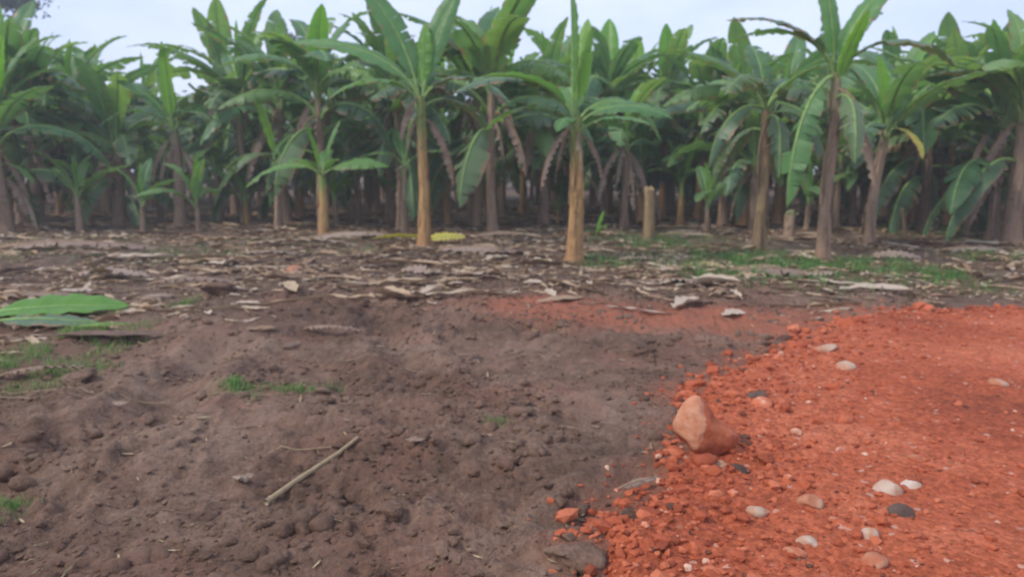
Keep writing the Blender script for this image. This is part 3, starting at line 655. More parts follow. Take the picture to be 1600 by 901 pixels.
front(284, 352, 'tall banana plant with a shaggy brown trunk and a pale leaf standing straight up', 'shaggy tall plant', Hh=2.75, r0=0.17, r1=0.11, stem='stembrown', seed=48, leaves=[
    (LM(Lg=2.4, W=0.27, e0=89, e1=84, seed=61, tears=0.04, tamp=6, mat='leafyoung'), 160, 0.0, 1), (LM(Lg=2.2, W=0.28, e0=80, e1=15, p=0.7, seed=62, roll=-25, tears=0.06, mat='leafmid'), 175, 0.02, 1), (LM(Lg=2.2, W=0.28, e0=80, e1=-20, p=0.7, seed=63, roll=25, tears=0.1, mat='leafmid'), 5, 0.02, 1),
    (LM(Lg=2.2, W=0.28, e0=80, e1=-50, p=0.7, seed=64, tears=0.2, mat='leafmid'), 210, 0.1, 1), (LM(Lg=2.1, W=0.28, e0=80, e1=-50, p=0.7, seed=65, tears=0.2, mat='leafold'), 330, 0.1, 1), (LM(Lg=2.1, W=0.28, e0=82, e1=20, p=0.7, seed=66, tears=0.1, mat='leafmid'), 60, 0.05, 1), (LM(Lg=2.2, W=0.26, e0=85, e1=35, p=0.8, seed=67, tears=0.1, mat='leafmid'), 130, 0.0, 1)]
    + [(lib('dry', k), a, 0.3 + 0.1 * k, 0.75) for k, a in ((0, 190), (1, 270), (2, 350), (3, 230), (4, 310), (6, 20))])
front(250, 345, 'low banana plant left of the shaggy trunk with long flat bright leaves', 'flat-leaved low plant', Hh=1.5, r0=0.11, r1=0.07, stem='stembrown', seed=49, leaves=[
    (LM(Lg=1.6, W=0.15, e0=50, e1=-25, p=0.5, seed=68, tears=0.02, mat='leaf'), 0, 0.0, 1), (LM(Lg=1.6, W=0.15, e0=45, e1=-15, p=0.5, seed=69, tears=0.02, mat='leafmid'), 190, 0.0, 1), (LM(Lg=1.3, W=0.16, e0=80, e1=40, seed=70, tears=0, mat='leafmid'), 140, 0.0, 1), (LM(Lg=1.4, W=0.18, e0=60, e1=-40, p=0.6, seed=71, mat='leafmid'), 280, 0.05, 1)])
front(8, 362, 'thick brown banana trunk at the left edge of the picture with leaves hanging above', 'left-edge trunk', Hh=2.6, r0=0.2, r1=0.13, stem='stembrown', seed=50, leaves=auto_leaves(501) + [(LM(Lg=1.5, W=0.2, e0=40, e1=-60, p=0.6, seed=72, mat='leafmid'), 350, 0.9, 0.8)])
# right half
front(1286, 405, 'tall banana plant with a huge green leaf hanging down its reddish trunk', 'plant with the huge hanging leaf', Hh=3.3, r0=0.115, r1=0.085, stem='stembrown', seed=52, leaves=[
    (LM(Lg=2.7, W=0.30, e0=60, e1=-90, p=0.22, seed=73, tears=0.3, tamp=22, fold=-15, curl=35, mat='leafmid'), 215, 0.1, 1), (LM(Lg=2.3, W=0.30, e0=80, e1=-10, p=0.6, seed=74, tears=0.06, mat='leafold'), 182, 0.0, 1), (LM(Lg=2.2, W=0.30, e0=86, e1=30, seed=75, roll=25, tears=0.08, mat='leafmid'), 10, 0.0, 1),
    (LM(Lg=2.0, W=0.25, e0=88, e1=70, seed=76, tears=0, mat='leafmid'), 120, 0.0, 1), (LM(Lg=2.3, W=0.32, e0=82, e1=-50, p=0.7, seed=77, tears=0.15, mat='leafold'), 350, 0.1, 1), (LM(Lg=2.3, W=0.30, e0=82, e1=0, p=0.8, seed=78, tears=0.1, mat='leafmid'), 45, 0.05, 1), (LM(Lg=2.2, W=0.3, e0=82, e1=-30, p=0.8, seed=79, tears=0.2, mat='leafmid'), 160, 0.05, 1),
    (LM(Lg=1.7, W=0.26, e0=84, e1=55, seed=80, tears=0, mat='leafyoung'), 300, 0.3, 0.8), (lib('dry', 1), 300, 0.3, 1), (lib('dry', 6), 320, 0.6, 0.9), (lib('droop', 2), 270, 0.5, 0.9)])
front(1358, 378, 'leaning brown banana stem with yellowing leaves, right of the huge hanging leaf', 'leaning brown plant', Hh=2.5, r0=0.12, r1=0.08, stem='stembrown', seed=53, lean=0.06, leaves=auto_leaves(503, 'mid') + [(LM(Lg=1.3, W=0.14, e0=60, e1=-75, p=0.5, seed=81, mat='leafyellow', tears=0.1), 290, 0.1, 1)])
front(1580, 376, 'stout brown banana trunk at the right edge with a broad leaf over it', 'right-edge trunk', Hh=3.0, r0=0.2, r1=0.13, stem='stembrown', seed=54, leaves=[
    (LM(Lg=2.6, W=0.36, e0=75, e1=-15, p=0.5, seed=82, tears=0.06, mat='leafold'), 185, 0.0, 1), (LM(Lg=2.6, W=0.34, e0=75, e1=10, p=0.6, seed=83, tears=0.06, mat='leafmid'), 240, 0.05, 1)] + auto_leaves(504))
front(1548, 372, 'narrower brown banana trunk touching the stout right-edge one', 'narrow right trunk', Hh=2.7, r0=0.13, r1=0.09, stem='stembrown', seed=55, leaves=auto_leaves(505))
front(1440, 360, 'banana plant with big pale bending leaf near the right side', 'pale bending-leaf plant', Hh=2.9, r0=0.14, r1=0.09, stem='stembrown', seed=56, leaves=[(LM(Lg=2.5, W=0.36, e0=78, e1=-80, p=0.55, seed=84, tears=0.04, mat='leafmid'), 190, 0.0, 1), (LM(Lg=2.4, W=0.33, e0=80, e1=20, p=0.7, seed=85, tears=0.04, mat='leafmid'), 10, 0.0, 1)] + auto_leaves(506)[2:])
front(1062, 350, 'low banana plant with bright bunched leaves right of the cut stump', 'bunched-leaf plant', Hh=1.25, r0=0.11, r1=0.07, seed=57, leaves=[(LM(Lg=1.4, W=0.2, e0=80, e1=-30, p=0.7, seed=86, tears=0.04, mat='leafmid'), a, 0.02, 0.95) for a in (190, 355, 300, 60)] + [(LM(Lg=1.5, W=0.19, e0=86, e1=60, seed=87, tears=0, mat='leafyoung'), a, 0, 0.95) for a in (150, 20)])
front(1130, 352, 'tall banana plant with one broad dark leaf reaching left over the stump', 'broad dark-leaf plant', Hh=3.0, r0=0.13, r1=0.09, stem='stembrown', seed=58, leaves=[(LM(Lg=2.5, W=0.34, e0=80, e1=-30, p=0.45, seed=88, tears=0.0, mat='leafold', fold=-5, roll=-25), 200, 0.0, 1), (LM(Lg=2.3, W=0.3, e0=80, e1=0, p=0.6, seed=89, tears=0.0, mat='leafmid'), 178, 0.0, 1)] + auto_leaves(508)[:8])
front(815, 335, 'pale leaning trunk behind the central plant, half bare of leaves', 'pale leaning trunk', Hh=2.4, r0=0.12, r1=0.08, stem='stem', seed=59, lean=0.05, leaves=auto_leaves(509, 'mid', 2))
front(975, 352, 'banana plant draped in brown dead leaves between the upright-leaf plant and the stump', 'dead-leaf draped plant', Hh=2.4, r0=0.12, r1=0.08, stem='stembrown', seed=60, leaves=[(lib('dry', k), 200 + 40 * k, 0.1 + 0.05 * k, 1.0) for k in range(7)] + auto_leaves(510, 'mid', 0))
front(190, 348, 'brown banana trunk wrapped in hanging dead leaves in the dark left part', 'wrapped dark trunk', Hh=2.3, r0=0.2, r1=0.12, stem='stembrown', seed=61, leaves=[(lib('dry', k), 180 + 30 * k, 0.1 + 0.08 * k, 0.95) for k in range(8)] + auto_leaves(511, 'mature', 0))

front(1186, 393, 'straight pale tan banana stem beside the green grass, its crown dark and drooping', 'straight pale stem by the grass', Hh=2.75, r0=0.125, r1=0.085, stem='stemcut', seed=71, leaves=[
    (lib('droop', k), a, 0.1 * k, 0.9) for k, a in ((0, 200), (1, 330), (2, 270), (3, 60), (4, 130))] + [(lib('torn', k), a, 0.0, 0.95) for k, a in ((0, 160), (1, 20), (3, 240), (5, 300))] + [(lib('arch', k), a, 0.0, 0.95) for k, a in ((0, 180), (1, 40), (2, 350))] + [(lib('up', 1), 100, 0, 0.9), (lib('dry', 1), 290, 0.1, 0.9), (lib('dry', 3), 240, 0.3, 0.8)])
# half-grown plants and suckers filling the gaps of the front rows
FILL = [(95, 335, 'm'), (140, 352, 's'), (345, 345, 'm'), (385, 350, 's'), (560, 345, 'm'), (590, 335, 'M'), (700, 350, 'm'), (760, 342, 's'), (785, 335, 'M'), (950, 335, 'M'), (1105, 362, 's'), (1150, 340, 'm'), (1215, 350, 'M'), (1330, 352, 'm'), (1390, 345, 's'), (1475, 352, 'M'), (1510, 365, 's'), (60, 350, 'M'), (470, 340, 'M')]
FILL += [(745, 352, 'M'), (850, 348, 'M'), (1160, 352, 'M'), (385, 346, 'M'), (130, 346, 'M'), (1092, 345, 'M'), (35, 350, 'M'), (1500, 350, 'M'), (1395, 352, 'M'), (610, 346, 'M'), (640, 350, 's'), (1000, 345, 'm'), (1260, 362, 's'), (525, 352, 's'), (1420, 350, 'm'), (310, 362, 's'), (225, 362, 's'), (905, 345, 'm'), (1175, 358, 'm')]
for i, (px, py, k) in enumerate(FILL):
    x, y = G(px, py, 0.1); f = min([f for f in FR if f[2]], key=lambda f: abs(f[0] / f[1] - x / y)); kd = {'m': 'mid', 's': 'small', 'M': 'mature'}[k]
    FR.append((x, y, None))
    lb = {'m': 'half-grown leafy banana plant in the gap ', 's': 'small young banana plant in the gap ', 'M': 'full-sized banana plant filling the gap '}[k] + ('left of the ' if x / y < f[0] / f[1] else 'right of the ') + f[2]
    plant(x, y, lb, Hh={'m': 1.75, 's': 0.75, 'M': (3.1, 3.9, 3.5)[i % 3]}[k], r0={'m': 0.12, 's': 0.08, 'M': 0.15}[k], r1={'m': 0.07, 's': 0.045, 'M': 0.09}[k], stem='stembrown' if i % 3 else 'stem', seed=i % 5, rz=i * 1.1, leaves=auto_leaves(700 + i, kd))

# cut stumps: pseudostems without a crown
def stump(px, py, label, Hh, r0, r1, lean=0.0, tilt=0.0, seed=0, mat='stemcut'):
    x, y = G(px, py, 0.1); FR.append((x, y, None)); me, top = stem_mesh(Hh, r0, r1, mat, seed, True, lean)
    o = link('banana_stump', me, None, (x, y, float(soil_h(x, y)) - 0.01), (0, tilt, rng.uniform(0, 6)))
    return tag(o, label, 'stump', 'cut banana stems')
stump(1013, 374, 'short grey-tan cut stem leaning left behind the central plants', 1.22, 0.14, 0.11, -0.02, seed=72)
stump(718 + 18, 340, 'knee-high rotten stump behind the plant over the yellow leaves', 0.55, 0.15, 0.12, seed=73, mat='stembrown')
stump(1232, 372, 'dark low stump between the straight pale stem and the hanging leaf', 0.6, 0.13, 0.11, seed=74, mat='stembrown')
x0, y0 = G(1415, 372, 0.1)
me, _ = stem_mesh(0.75, 0.05, 0.035, 'stemcut', 75, True, 0.0)
tag(link('leaning_stalk', me, None, (x0, y0, float(soil_h(x0, y0)) - 0.02), (0.15, -0.28, 0)), 'thin dry stalk stuck slantwise in the ground near the right', 'stalk')

# ------------------------------------------------------------------ rows behind
rr = random.Random(21)
back = []; ROWS = ('two three four five six seven eight nine ten eleven twelve thirteen'.split())
yrow = 19.6; row = 0
while yrow < 41:
    half = 0.74 * yrow + 2.2; step = 2.0 + 0.015 * yrow; xx = -half + rr.uniform(0, step)
    while xx < half:
        px = xx + rr.uniform(-0.5, 0.5); py = yrow + rr.uniform(-0.75, 0.75) + 0.04 * xx * (-1 if row % 2 else 1)
        if all((px - a) ** 2 + (py - b) ** 2 > 1.1 ** 2 for a, b, _ in FR) and not any(py < b + 0.5 and abs(px / py - a / b) < 0.03 for a, b, n_ in FR if n_): back.append((px, py, row))
        xx += step
    yrow += 2.3 + 0.1 * row; row += 1
NAMED = [f for f in FR if f[2]]
for i, (px, py, rw) in enumerate(back):
    u = rr.random()
    kind = 'mature' if u < 0.62 else 'mid' if u < 0.9 else 'small'
    Hh = {'mature': rr.uniform(3.0, 4.3), 'mid': rr.uniform(1.6, 2.1), 'small': rr.uniform(0.7, 1.1)}[kind]
    Hh = round(Hh * 4) / 4
    st = 'stem' if rr.random() < 0.12 else 'stembrown'
    nd = rr.randrange(4, 11) if kind == 'mature' else None
    a_ = {'mature': 'tall', 'mid': 'half-grown', 'small': 'small young'}[kind]; b_ = 'tan' if st == 'stem' else 'dark brown'
    if True:
        # nearest named plant in the direction seen from the road
        f = min(NAMED, key=lambda f: abs(f[0] / f[1] - px / py)); dx = (px / py - f[0] / f[1]) * f[1]
        side = 'right behind' if abs(dx) < 0.35 else ('behind and left of' if dx < 0 else 'behind and right of')
        label = f'{a_} banana plant with {b_} stem, row {ROWS[rw]}, {side} the {f[2]}'
        if len(label.split()) > 16: label = f'{a_} banana plant, {b_}, row {ROWS[rw]}, {side} the {f[2]}'
        if len(label.split()) > 16: label = f'{a_} banana plant, row {ROWS[rw]}, {side} the {f[2]}'
        label = ' '.join(label.split()) if len(label.split()) <= 16 else f'{a_} banana plant {side} the {f[2]}'
    else: label = f'{a_} banana plant with {b_} stem in the shaded back rows'
    sd_ = (i * 7) % 6
    plant(px, py, label, Hh=Hh, r0=0.12 if kind == 'mature' else 0.10, r1=0.08 if kind == 'mature' else 0.065, stem=st, seed=sd_, rz=rr.uniform(0, 6.28), scale=rr.uniform(0.92, 1.12), leaves=auto_leaves(900 + i, kind, nd))
print('plants', len(back) + len(FR), 'objects', len(bpy.data.objects))

def split_pairs():
    from collections import defaultdict
    for cat in ('banana plant',):
        d = defaultdict(list)
        for o in bpy.data.objects:
            if o.get('group') == GRP and not o.parent: d[o['label']].append(o)
        for lb, os_ in d.items():
            if len(os_) == 2:
                os_.sort(key=lambda o: o.location.x / o.location.y); wds = ('left', 'right')
                if abs(os_[0].location.x / os_[0].location.y - os_[1].location.x / os_[1].location.y) < 0.015: os_.sort(key=lambda o: o.location.y); wds = ('nearer', 'farther')
                for o, wd in zip(os_, wds):
                    nl = wd + ' ' + lb
                    if len(nl.split()) > 16: nl = nl.replace(' with dark brown stem,', ',').replace(' with tan stem,', ',').replace(', dark brown,', ',')
                    if len(nl.split()) <= 16: o['label'] = nl
split_pairs()
# ------------------------------------------------------------------ far trees
def leafcloud(n, blobs, size, seed):
    r_ = np.random.default_rng(seed); P_ = []
    for (c, rad) in blobs:
        k = int(n * rad ** 2 / sum(b[1] ** 2 for b in blobs)); d = r_.normal(size=(k, 3)); d /= np.linalg.norm(d, axis=1)[:, None]
        P_.append(np.array(c) + d * rad * (np.abs(r_.normal(size=(k, 1))) * 0.6) * np.array([1, 1, 0.8]))
    P_ = np.concatenate(P_); n = len(P_)
    q = np.array([[-0.5, 0, 0], [0, -0.25, 0.06], [0.5, 0, 0], [0, 0.25, 0.06]]) * size
    A = r_.normal(size=(n, 3)); A /= np.linalg.norm(A, axis=1)[:, None]; B = np.cross(A, r_.normal(size=(n, 3))); B /= np.linalg.norm(B, axis=1)[:, None]; Cc = np.cross(A, B)
    V = P_[:, None] + q[None, :, :1] * A[:, None] + q[None, :, 1:2] * B[:, None] + q[None, :, 2:] * Cc[:, None]
    return V.reshape(-1, 3), (np.arange(n)[:, None] * 4 + np.arange(4)[None]), np.repeat(r_.uniform(0, 1, n), 4)
def tree(x, y, Ht, crown, label, seed, n=9000):
    r_ = np.random.default_rng(seed); root = empty('tree', (x, y, float(soil_h(x, y)))); tag(root, label, 'tree', 'trees beyond the plantation')
    V, Fs = [], []
    def add(pts, rad):
        b = len(V); v, f = tube(np.array(pts), rad, 8); V.extend(v); Fs.extend([[i + b for i in q] for q in f])
    add([(0, 0, 0), (0.1, 0, Ht * 0.25), (0.0, 0.1, Ht * 0.5), (0.1, 0, Ht * 0.8)], [0.3, 0.24, 0.18, 0.08]); blobs = []
    for k in range(22):
        a = r_.uniform(0, 6.28); z = Ht * r_.uniform(0.45, 0.97); d = crown * r_.uniform(0.2, 1.0)
        e = (d * math.cos(a), d * math.sin(a), z); add([(0, 0, z * 0.6), (e[0] * 0.5, e[1] * 0.5, z * 0.85), e], [0.1, 0.07, 0.02]); blobs.append((e, crown * r_.uniform(0.22, 0.5)))
    link('trunk', mesh_np('trunk', np.array(V), np.array(Fs), [M['bark']]), root)
    v, f, tn = leafcloud(n, blobs, 0.42, seed); link('crown', mesh_np('crown', v, f, [M['farleaf']], tint=tn, smooth=False), root)
p = at(-5, 200, 52); tree(p[0], p[1], 15.0, 3.3, 'dark leafy tree showing at the top left corner above the plantation', 1)
p = at(455, 200, 62); tree(p[0], p[1], 12.9, 1.3, 'narrow dark tree top poking above the banana crowns, left of centre', 2, 3500)
# far wood closing the view beyond the last row
bl = []; r_ = np.random.default_rng(9)
for k in range(90):
    xx = -62 + k * 1.4 + r_.uniform(-1, 1); bl.append(((xx, r_.uniform(52, 60), r_.uniform(0.8, 4.6)), r_.uniform(1.6, 2.8)))
v, f, tn = leafcloud(60000, bl, 0.6, 10)
tag(link('far_wood', mesh_np('far_wood', v, f, [M['farleaf']], tint=tn, smooth=False)), 'dark mass of bush closing the view behind the plantation', 'woodland', None, 'stuff')

# ------------------------------------------------------------------ stones
def stone(px, py, wpx, hpx, label, mat, seed, tint=0.5, name='stone', sub=3, dpt=0.9, cat='stone', group='stones in the red gravel', amp=0.3, lift=-0.02, rot=None):
    x, y = G(px, py, 0.03); k = y / F
    v, f = ico(sub, seed, amp, 6)
    nn = np.random.default_rng(seed); v = v + 0.02 * np.stack([np.sin(v @ (nn.normal(size=3) * 9)) for _ in range(3)], 1)
    if cat == 'clod':
        q = fbm(v[:, 0] * 1.0 + v[:, 2] * 0.7 + seed, v[:, 1] + v[:, 2] * 0.7, 2.2, 4, 0.65, True); v = v * (1 + 0.16 * q)[:, None]
    ext = (v.max(0) - v.min(0)) / 2; v = v / ext * np.array([wpx * k / 2, wpx * k / 2 * dpt, hpx * k / 2 * 1.15])
    me = mesh_np(name, v, f, [mat], tint=np.clip(tint + 0.12 * np.sin(v @ (nn.normal(size=3) * 20 / (wpx * k * 3))), 0, 1))
    z = float(surf_h(x, y)) + hpx * k / 2 * lift
    o = link(name, me, None, (x, y, z), rot or (nn.uniform(-0.2, 0.2), nn.uniform(-0.2, 0.2), 0))
    return tag(o, label, cat, group)
# the big two-toned boulder
bx, by = G(1084, 722, 0.0)
root = empty('boulder', (bx, by, float(surf_h(bx, by)))); tag(root, 'big rust-red boulder with a pale broken face at the edge of the red gravel', 'boulder')
v, f = ico(4, 84, 0.12, -2); v = v / ((v.max(0) - v.min(0)) / 2) * np.array([0.125, 0.12, 0.20]); v[:, 0] += 0.16 * sstep(0.0, 0.14, v[:, 0]) * sstep(0.09, -0.08, v[:, 2])
nz = 0.018 * np.stack([fbm(v[:, 0] * 9 + 3, v[:, 2] * 9 + v[:, 1] * 7, 1.0, 4), fbm(v[:, 0] * 9 - 3, v[:, 2] * 9 - v[:, 1] * 7, 1.0, 4), fbm(v[:, 1] * 9 + 3, v[:, 2] * 9, 1.0, 4)], 1); v = v + nz
dn = np.array([-0.55, -0.83, 0.18]); dn /= np.linalg.norm(dn); k_ = v @ dn
v = v - np.outer(np.maximum(0, k_ - 0.09), dn) * 0.6
facem = ((v - nz) @ dn > 0.045) & (v[:, 2] > -0.07 + 0.03 * np.sin(v[:, 0] * 40)) & (v[:, 0] < 0.03)
m_, t_, out_ = newmat('boulder_rock'); P_ = N(t_, 'ShaderNodeTexCoord').outputs['Object']
n1 = noise(t_, P_, 14, 5, 0.65)
ca = ramp(t_, [(0.3, (0.26, 0.065, 0.03)), (0.55, (0.42, 0.12, 0.055)), (0.75, (0.52, 0.20, 0.11))]); t_.links.new(n1, ca.inputs[0])
cb = ramp(t_, [(0.3, (0.44, 0.16, 0.08)), (0.6, (0.56, 0.28, 0.165)), (0.8, (0.60, 0.38, 0.26))]); t_.links.new(n1, cb.inputs[0])
fm = math_n(t_, 'ADD', attr(t_, 'tint'), math_n(t_, 'MULTIPLY', math_n(t_, 'SUBTRACT', n1, 0.5), 1.0)); fr = ramp(t_, [(0.3, (0, 0, 0)), (0.75, (1, 1, 1))]); t_.links.new(fm, fr.inputs[0])
principled(t_, out_, mixc(t_, fr.outputs[0], ca.outputs[0], cb.outputs[0]), 0.85, bump(t_, n1, 0.02, 0.8), 0.2)
link('rock', mesh_np('rock', v, f, [m_], tint=facem.astype(float)), root, (0, 0, 0.135), (0.05, 0, 0))
stone(1100, 735, 40, 22, 'flat red clod wedged under the big boulder', M['redclod'], 6, 0.35, 'red_clod', cat='clod', group='large clods', lift=0.4)
ST = [(1287, 553, 46, 15, 'white oblong stone near the far edge of the red gravel', 'p', .6), (1318, 580, 36, 15, 'white oval stone just below the oblong white one', 'p', .6),
      (1385, 776, 48, 32, 'round cream stone half sunk in the red gravel', 'p', .7), (1265, 797, 40, 24, 'yellowish stone left of the round cream one', 'p', .45), (1184, 808, 42, 20, 'whitish flat stone left of the yellowish one', 'p', .6),
      (1360, 848, 34, 24, 'white stone below the round cream stone', 'p', .6), (1263, 859, 36, 20, 'pale buff stone near the bottom edge', 'p', .65), (1243, 872, 34, 18, 'orange-buff stone at the bottom of the gravel', 'p', .35),
      (1405, 812, 42, 24, 'dark grey stone right below the round cream one', 'd', .6), (1155, 746, 30, 18, 'small black-brown stone below the boulder', 'd', .4), 
      (1560, 607, 28, 14, 'small yellowish stone at the right side of the gravel', 'p', .5), (1125, 732, 30, 14, 'small whitish stone just below the boulder', 'p', .6), (1192, 640, 34, 24, 'orange stone above right of the boulder', 'r', .75),
      (1320, 662, 30, 20, 'brick-red lump in the middle of the gravel', 'r', .6), (1424, 766, 34, 10, 'thin pale flake right of the round cream stone', 'p', .8), (1360, 890, 50, 24, 'broad tan stone cut by the bottom edge', 'p', .4),
      (1430, 728, 26, 12, 'small orange stone above the round cream one', 'p', .3), (1180, 625, 36, 14, 'dark brown lump at the gravel edge above the boulder', 'd', .7)]
for i, (px, py, wv, hv, lb, mt, tn) in enumerate(ST):
    stone(px, py, wv, hv, lb, {'p': M['palestone'], 'd': M['darkstone'], 'r': M['redclod']}[mt], 20 + i, tn)
for i, (px, py, wv, hv, lb) in enumerate([(905, 870, 110, 52, 'large dark soil clod beside the gravel at the bottom'), (985, 812, 40, 30, 'brown soil lump at the corner of the red gravel'), (610, 812, 50, 26, 'brown clod in the furrow near the bottom centre'),
        (350, 478, 62, 24, 'reddish-brown earth lump on the bank at the left'), (980, 545, 95, 26, 'low dark clod behind the red smear'), (730, 560, 55, 16, 'flat brown clod in mid ground'), (130, 600, 60, 24, 'dark clod by the left grass patch'), (465, 436, 34, 18, 'pale tan lump on top of the soil bank')]):
    stone(px, py, wv, hv, lb, M['soil'] if i != 7 else M['palestone'], 60 + i, 0.5 if i != 3 else 0.6, 'soil_clod', cat='clod', group='large clods', amp=0.3, sub=4, lift=0.28)
rr2 = random.Random(4)

# ------------------------------------------------------------------ fallen leaves, stalks and husks lying about
def lie(px, py, wpx, label, name='dry_leaf', cat='dead leaf', mat='leafdry', rib='ribdry', az=0, W=0.14, e0=14, e1=-14, tears=0.12, fold=10, curl=20, seed=0, group='dead leaves on the ground', roll=0, n=24, pet=0.08, z=0.03, sway=20, tamp=10, wr=0.02):
    x, y = G(px, py, 0.03); Lg = max(0.12, wpx * y / F)
    me = leaf_mesh(Lg=Lg, W=W, e0=e0, e1=e1, p=1, pet=pet, fold=fold, curl=curl, tears=tears, tamp=tamp, mat=mat, rib=rib, seed=seed, roll=roll, n=n, sway=sway, wrinkle=min(wr, 0.02 * Lg))
    a = R(az); xs_, ys_ = x - math.cos(a) * Lg / 2, y - math.sin(a) * Lg / 2
    zz = max(float(surf_h(x - math.cos(a) * Lg * q, y - math.sin(a) * Lg * q)) for q in (-0.4, -0.2, 0, 0.2, 0.4))
    o = link(name, me, None, (xs_, ys_, zz + z), (0, 0, a)); return tag(o, label, cat, group)
lie(85, 497, 215, 'large freshly cut green banana leaf lying folded at the left edge', 'cut_leaf', 'banana leaf', 'leafyoung', 'rib', 4, 0.28, 8, -6, 0.0, 25, 30, 101, None, 14, 30, z=0.03, wr=0.004)
lie(70, 512, 170, 'second green leaf half tucked under the large cut one', 'cut_leaf', 'banana leaf', 'leafold', 'rib', -8, 0.16, 8, -10, 0.03, 5, 15, 102, None, 8, 24, z=0.02, wr=0.004)
lie(165, 527, 75, 'small yellow-green leaf scrap beside the cut green leaf', 'cut_leaf', 'leaf scrap', 'leafyoung', 'rib', 10, 0.05, 10, -10, 0, 5, 10, 103, None)
lie(634, 386, 105, 'yellow fallen leaf left of the tall orange-tan stem', 'yellow_leaf', 'fallen leaf', 'leafyellow', 'rib', 175, 0.26, 12, -8, 0, 20, 25, 104, 'yellow fallen leaves', 15, z=0.05)
lie(695, 386, 70, 'yellow-green fallen leaf right of the tall orange-tan stem', 'yellow_leaf', 'fallen leaf', 'leafyellow', 'rib', 3, 0.22, 14, -8, 0, 20, 25, 105, 'yellow fallen leaves', 20, z=0.05)
lie(848, 423, 26, 'small yellow leaf scrap left of the flared dry base', 'yellow_leaf', 'fallen leaf', 'leafyellow', 'rib', 20, 0.06, 14, -8, 0, 20, 25, 106, 'yellow fallen leaves')
DL = [(1215, 438, 150, -12, 0.2, 'long tan dead leaf draped over the green grass'), (1195, 430, 80, -35, 0.10, 'broken pale leaf folded on top of the grass'), (130, 400, 260, 2, 0.26, 'wide straw-coloured leaf on the floor at the far left'),
      (170, 436, 130, -10, 0.22, 'big greyish dead leaf heaped above the cut green one'), (60, 462, 190, 3, 0.10, 'long pinkish leaf strip at the left edge'), (310, 452, 150, 1, 0.08, 'thin tan leaf strip on the soil bank'),
      (480, 392, 190, -4, 0.24, 'broad tan leaf in front of the slim young plant'), (560, 383, 170, 5, 0.2, 'tan leaf lying between the slim plant and the yellow leaves'), (420, 405, 100, 8, 0.16, 'curled brown leaf on the left middle floor'),
      (660, 445, 90, -8, 0.15, 'greyish leaf heap below the yellow leaves'), (745, 402, 150, 3, 0.2, 'pale leaf right of the yellow leaves'), (780, 375, 90, 175, 0.12, 'brown leaf behind the pale one, left of the central plant'),
      (1000, 415, 80, 20, 0.12, 'small tan leaf right of the flared dry base'), (1080, 312, 120, -2, 0.10, 'long straight dead leaf lying far back by the stump'), (1290, 440, 90, 10, 0.14, 'orange-brown leaf on the grass edge'),
      (1400, 412, 100, -5, 0.14, 'rusty dead leaf below the leaning brown plant'), (1530, 400, 130, 4, 0.12, 'thin tan leaf near the right-edge trunk'), (520, 522, 100, -14, 0.07, 'curled tan husk in the middle of the dark soil'),
      (380, 757, 34, 10, 0.05, 'small square of dry leaf near the fallen stalk'), (190, 650, 26, 0, 0.04, 'tiny olive leaf scrap under the long straws'), (650, 718, 34, 3, 0.025, 'short tan sliver right of the fallen stalk'),
      (70, 592, 130, 18, 0.05, 'grey curved leaf rib across the left grass'), (455, 545, 46, 60, 0.05, 'faded leaf stub on the slope of the bank'), (1000, 765, 90, 28, 0.04, 'torn pale husk at the corner of the gravel'), (1205, 412, 60, 15, .12, 'grey leaf crumpled at the foot of the pale tan stem'),
      (910, 398, 90, 12, 0.10, 'reddish husk lying behind the flared base'), (1060, 455, 110, 2, 0.07, 'flat tan strip in front of the grass'), (250, 470, 60, 15, 0.08, 'short pale leaf near the bank top at left')]
for i, (px, py, wv, az, W, lb) in enumerate(DL):
    lie(px, py, wv, lb, az=az, W=W, seed=200 + i, e0=10 + (i * 7) % 14, e1=-14 - (i * 5) % 10, fold=(i * 13) % 40 - 10, curl=30 + (i * 11) % 30, tears=0.2, tamp=18)
def rod(pts, r0, r1, label, mat, name='stalk', cat='stalk', seed=0, flat=1.0, group=None):
    xy = [G(*p) for p in pts]; P3 = []
    for i in range(len(xy) - 1):
        for t in np.linspace(0, 1, 8, endpoint=False): P3.append((xy[i][0] * (1 - t) + xy[i + 1][0] * t, xy[i][1] * (1 - t) + xy[i + 1][1] * t))
    P3.append(xy[-1]); P3 = np.array(P3); z = surf_h(P3[:, 0], P3[:, 1]); ln = np.linspace(0, 1, len(P3))
    z = (np.polyval(np.polyfit(ln, z, 1), ln) + max(0, float((z - np.polyval(np.polyfit(ln, z, 1), ln)).max())) * 0.5 + r0 * 0.7) if r0 > 0.01 else np.maximum(z, np.polyval(np.polyfit(ln, z, 1), ln)) + r0 * 0.6
    v, f = tube(np.column_stack([P3, z]), r0 + (r1 - r0) * ln, 8)
    # cap the ends
    n = len(P3); f.append([0, 1, 2, 3]); f.append([0, 3, 4, 7]); f.append([4, 5, 6, 7]); b = (n - 1) * 8; f += [[b + 3, b + 2, b + 1, b], [b + 7, b + 4, b + 3, b], [b + 7, b + 6, b + 5, b + 4]]
    o0 = P3[0]; v = np.array(v) - np.array([o0[0], o0[1], z[0]])
    me = mesh_np(name, v, np.array(f), [mat], tint=np.full(len(v), 0.62) + 0.1 * np.sin(np.arange(len(v)) * 0.3))
    return tag(link(name, me, None, (o0[0], o0[1], z[0])), label, cat, group)
rod([(416, 795), (470, 765), (530, 733), (560, 716)], 0.018, 0.011, 'flat tan leaf stalk lying diagonally on the soil, bottom centre-left', M['straw'], 'fallen_stalk')
SG = 'straws and twigs on the soil'
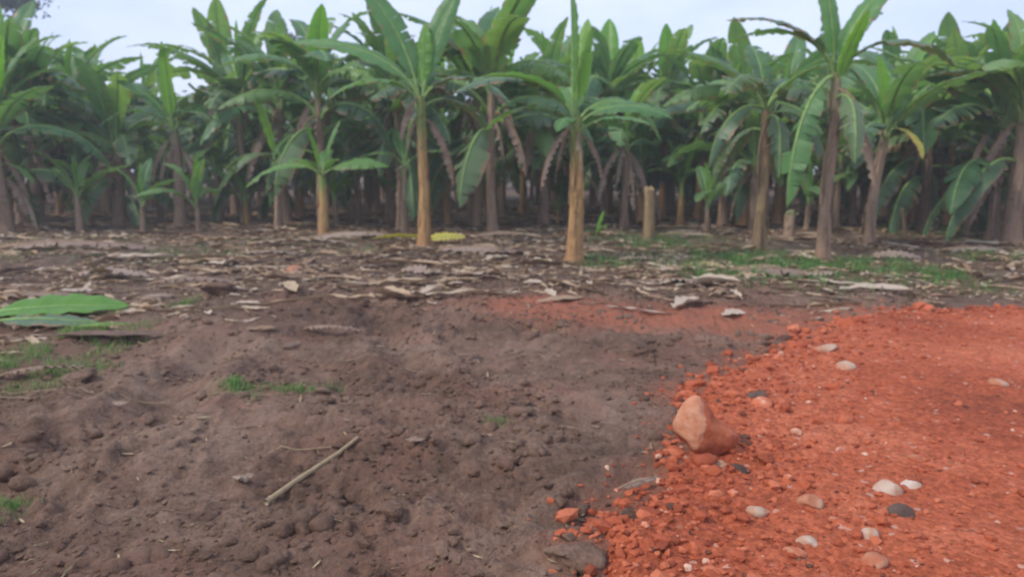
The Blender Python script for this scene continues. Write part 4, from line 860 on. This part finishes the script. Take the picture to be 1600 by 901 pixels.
rod([(0, 619), (60, 618), (110, 622), (150, 634)], 0.006, 0.003, 'curved yellow straw at the left edge above the straight one', M['straw'], 'straw', 'straw', group=SG)
rod([(0, 638), (120, 637), (258, 639)], 0.005, 0.003, 'long straight pale straw at the left edge', M['straw'], 'straw', 'straw', group=SG)
rod([(420, 719), (500, 717), (570, 716)], 0.005, 0.003, 'thin brown twig above the fallen stalk', M['straw'], 'straw', 'straw', group=SG)
rod([(330, 650), (380, 640), (445, 632)], 0.006, 0.002, 'yellow grass stem beside the bright tuft', M['straw'], 'straw', 'straw', group=SG)
rod([(895, 792), (935, 799)], 0.005, 0.003, 'short pale straw left of the gravel corner', M['straw'], 'straw', 'straw', group=SG)
rod([(520, 574), (590, 570), (650, 580)], 0.005, 0.003, 'thin straw across the middle of the soil', M['straw'], 'straw', 'straw', group=SG)
rod([(180, 457), (260, 452), (385, 448)], 0.012, 0.006, 'long pale leaf rib on the bank above the cut green leaf', M['straw'], 'straw', 'straw', group=SG)
rod([(1000, 302), (1060, 308), (1130, 318)], 0.03, 0.02, 'fallen brown pole-like stem behind the stump', M['straw'], 'fallen_stalk', 'stalk')

# ------------------------------------------------------------------ damp morning air
import bmesh
bm = bmesh.new(); bmesh.ops.create_cube(bm, size=1.0); me = bpy.data.meshes.new('haze'); bm.to_mesh(me); bm.free()
ztop = 17.5; zbot = -2.0
hz = link('haze', me, None, (0, 90, (ztop + zbot) / 2), (0, 0, 0), (420, 312, ztop - zbot))
m_ = bpy.data.materials.new('haze'); m_.use_nodes = True; m_.node_tree.nodes.clear(); t_ = m_.node_tree
out_ = N(t_, 'ShaderNodeOutputMaterial'); pv = N(t_, 'ShaderNodeVolumePrincipled'); pv.inputs['Color'].default_value = (0.86, 0.92, 1.0, 1)
pv.inputs['Density'].default_value = HAZE; pv.inputs['Anisotropy'].default_value = 0.2; t_.links.new(pv.outputs[0], out_.inputs['Volume']); me.materials.append(m_)
tag(hz, 'thin pale haze hanging through the plantation', 'haze', None, 'stuff')
sc.cycles.volume_bounces = 1
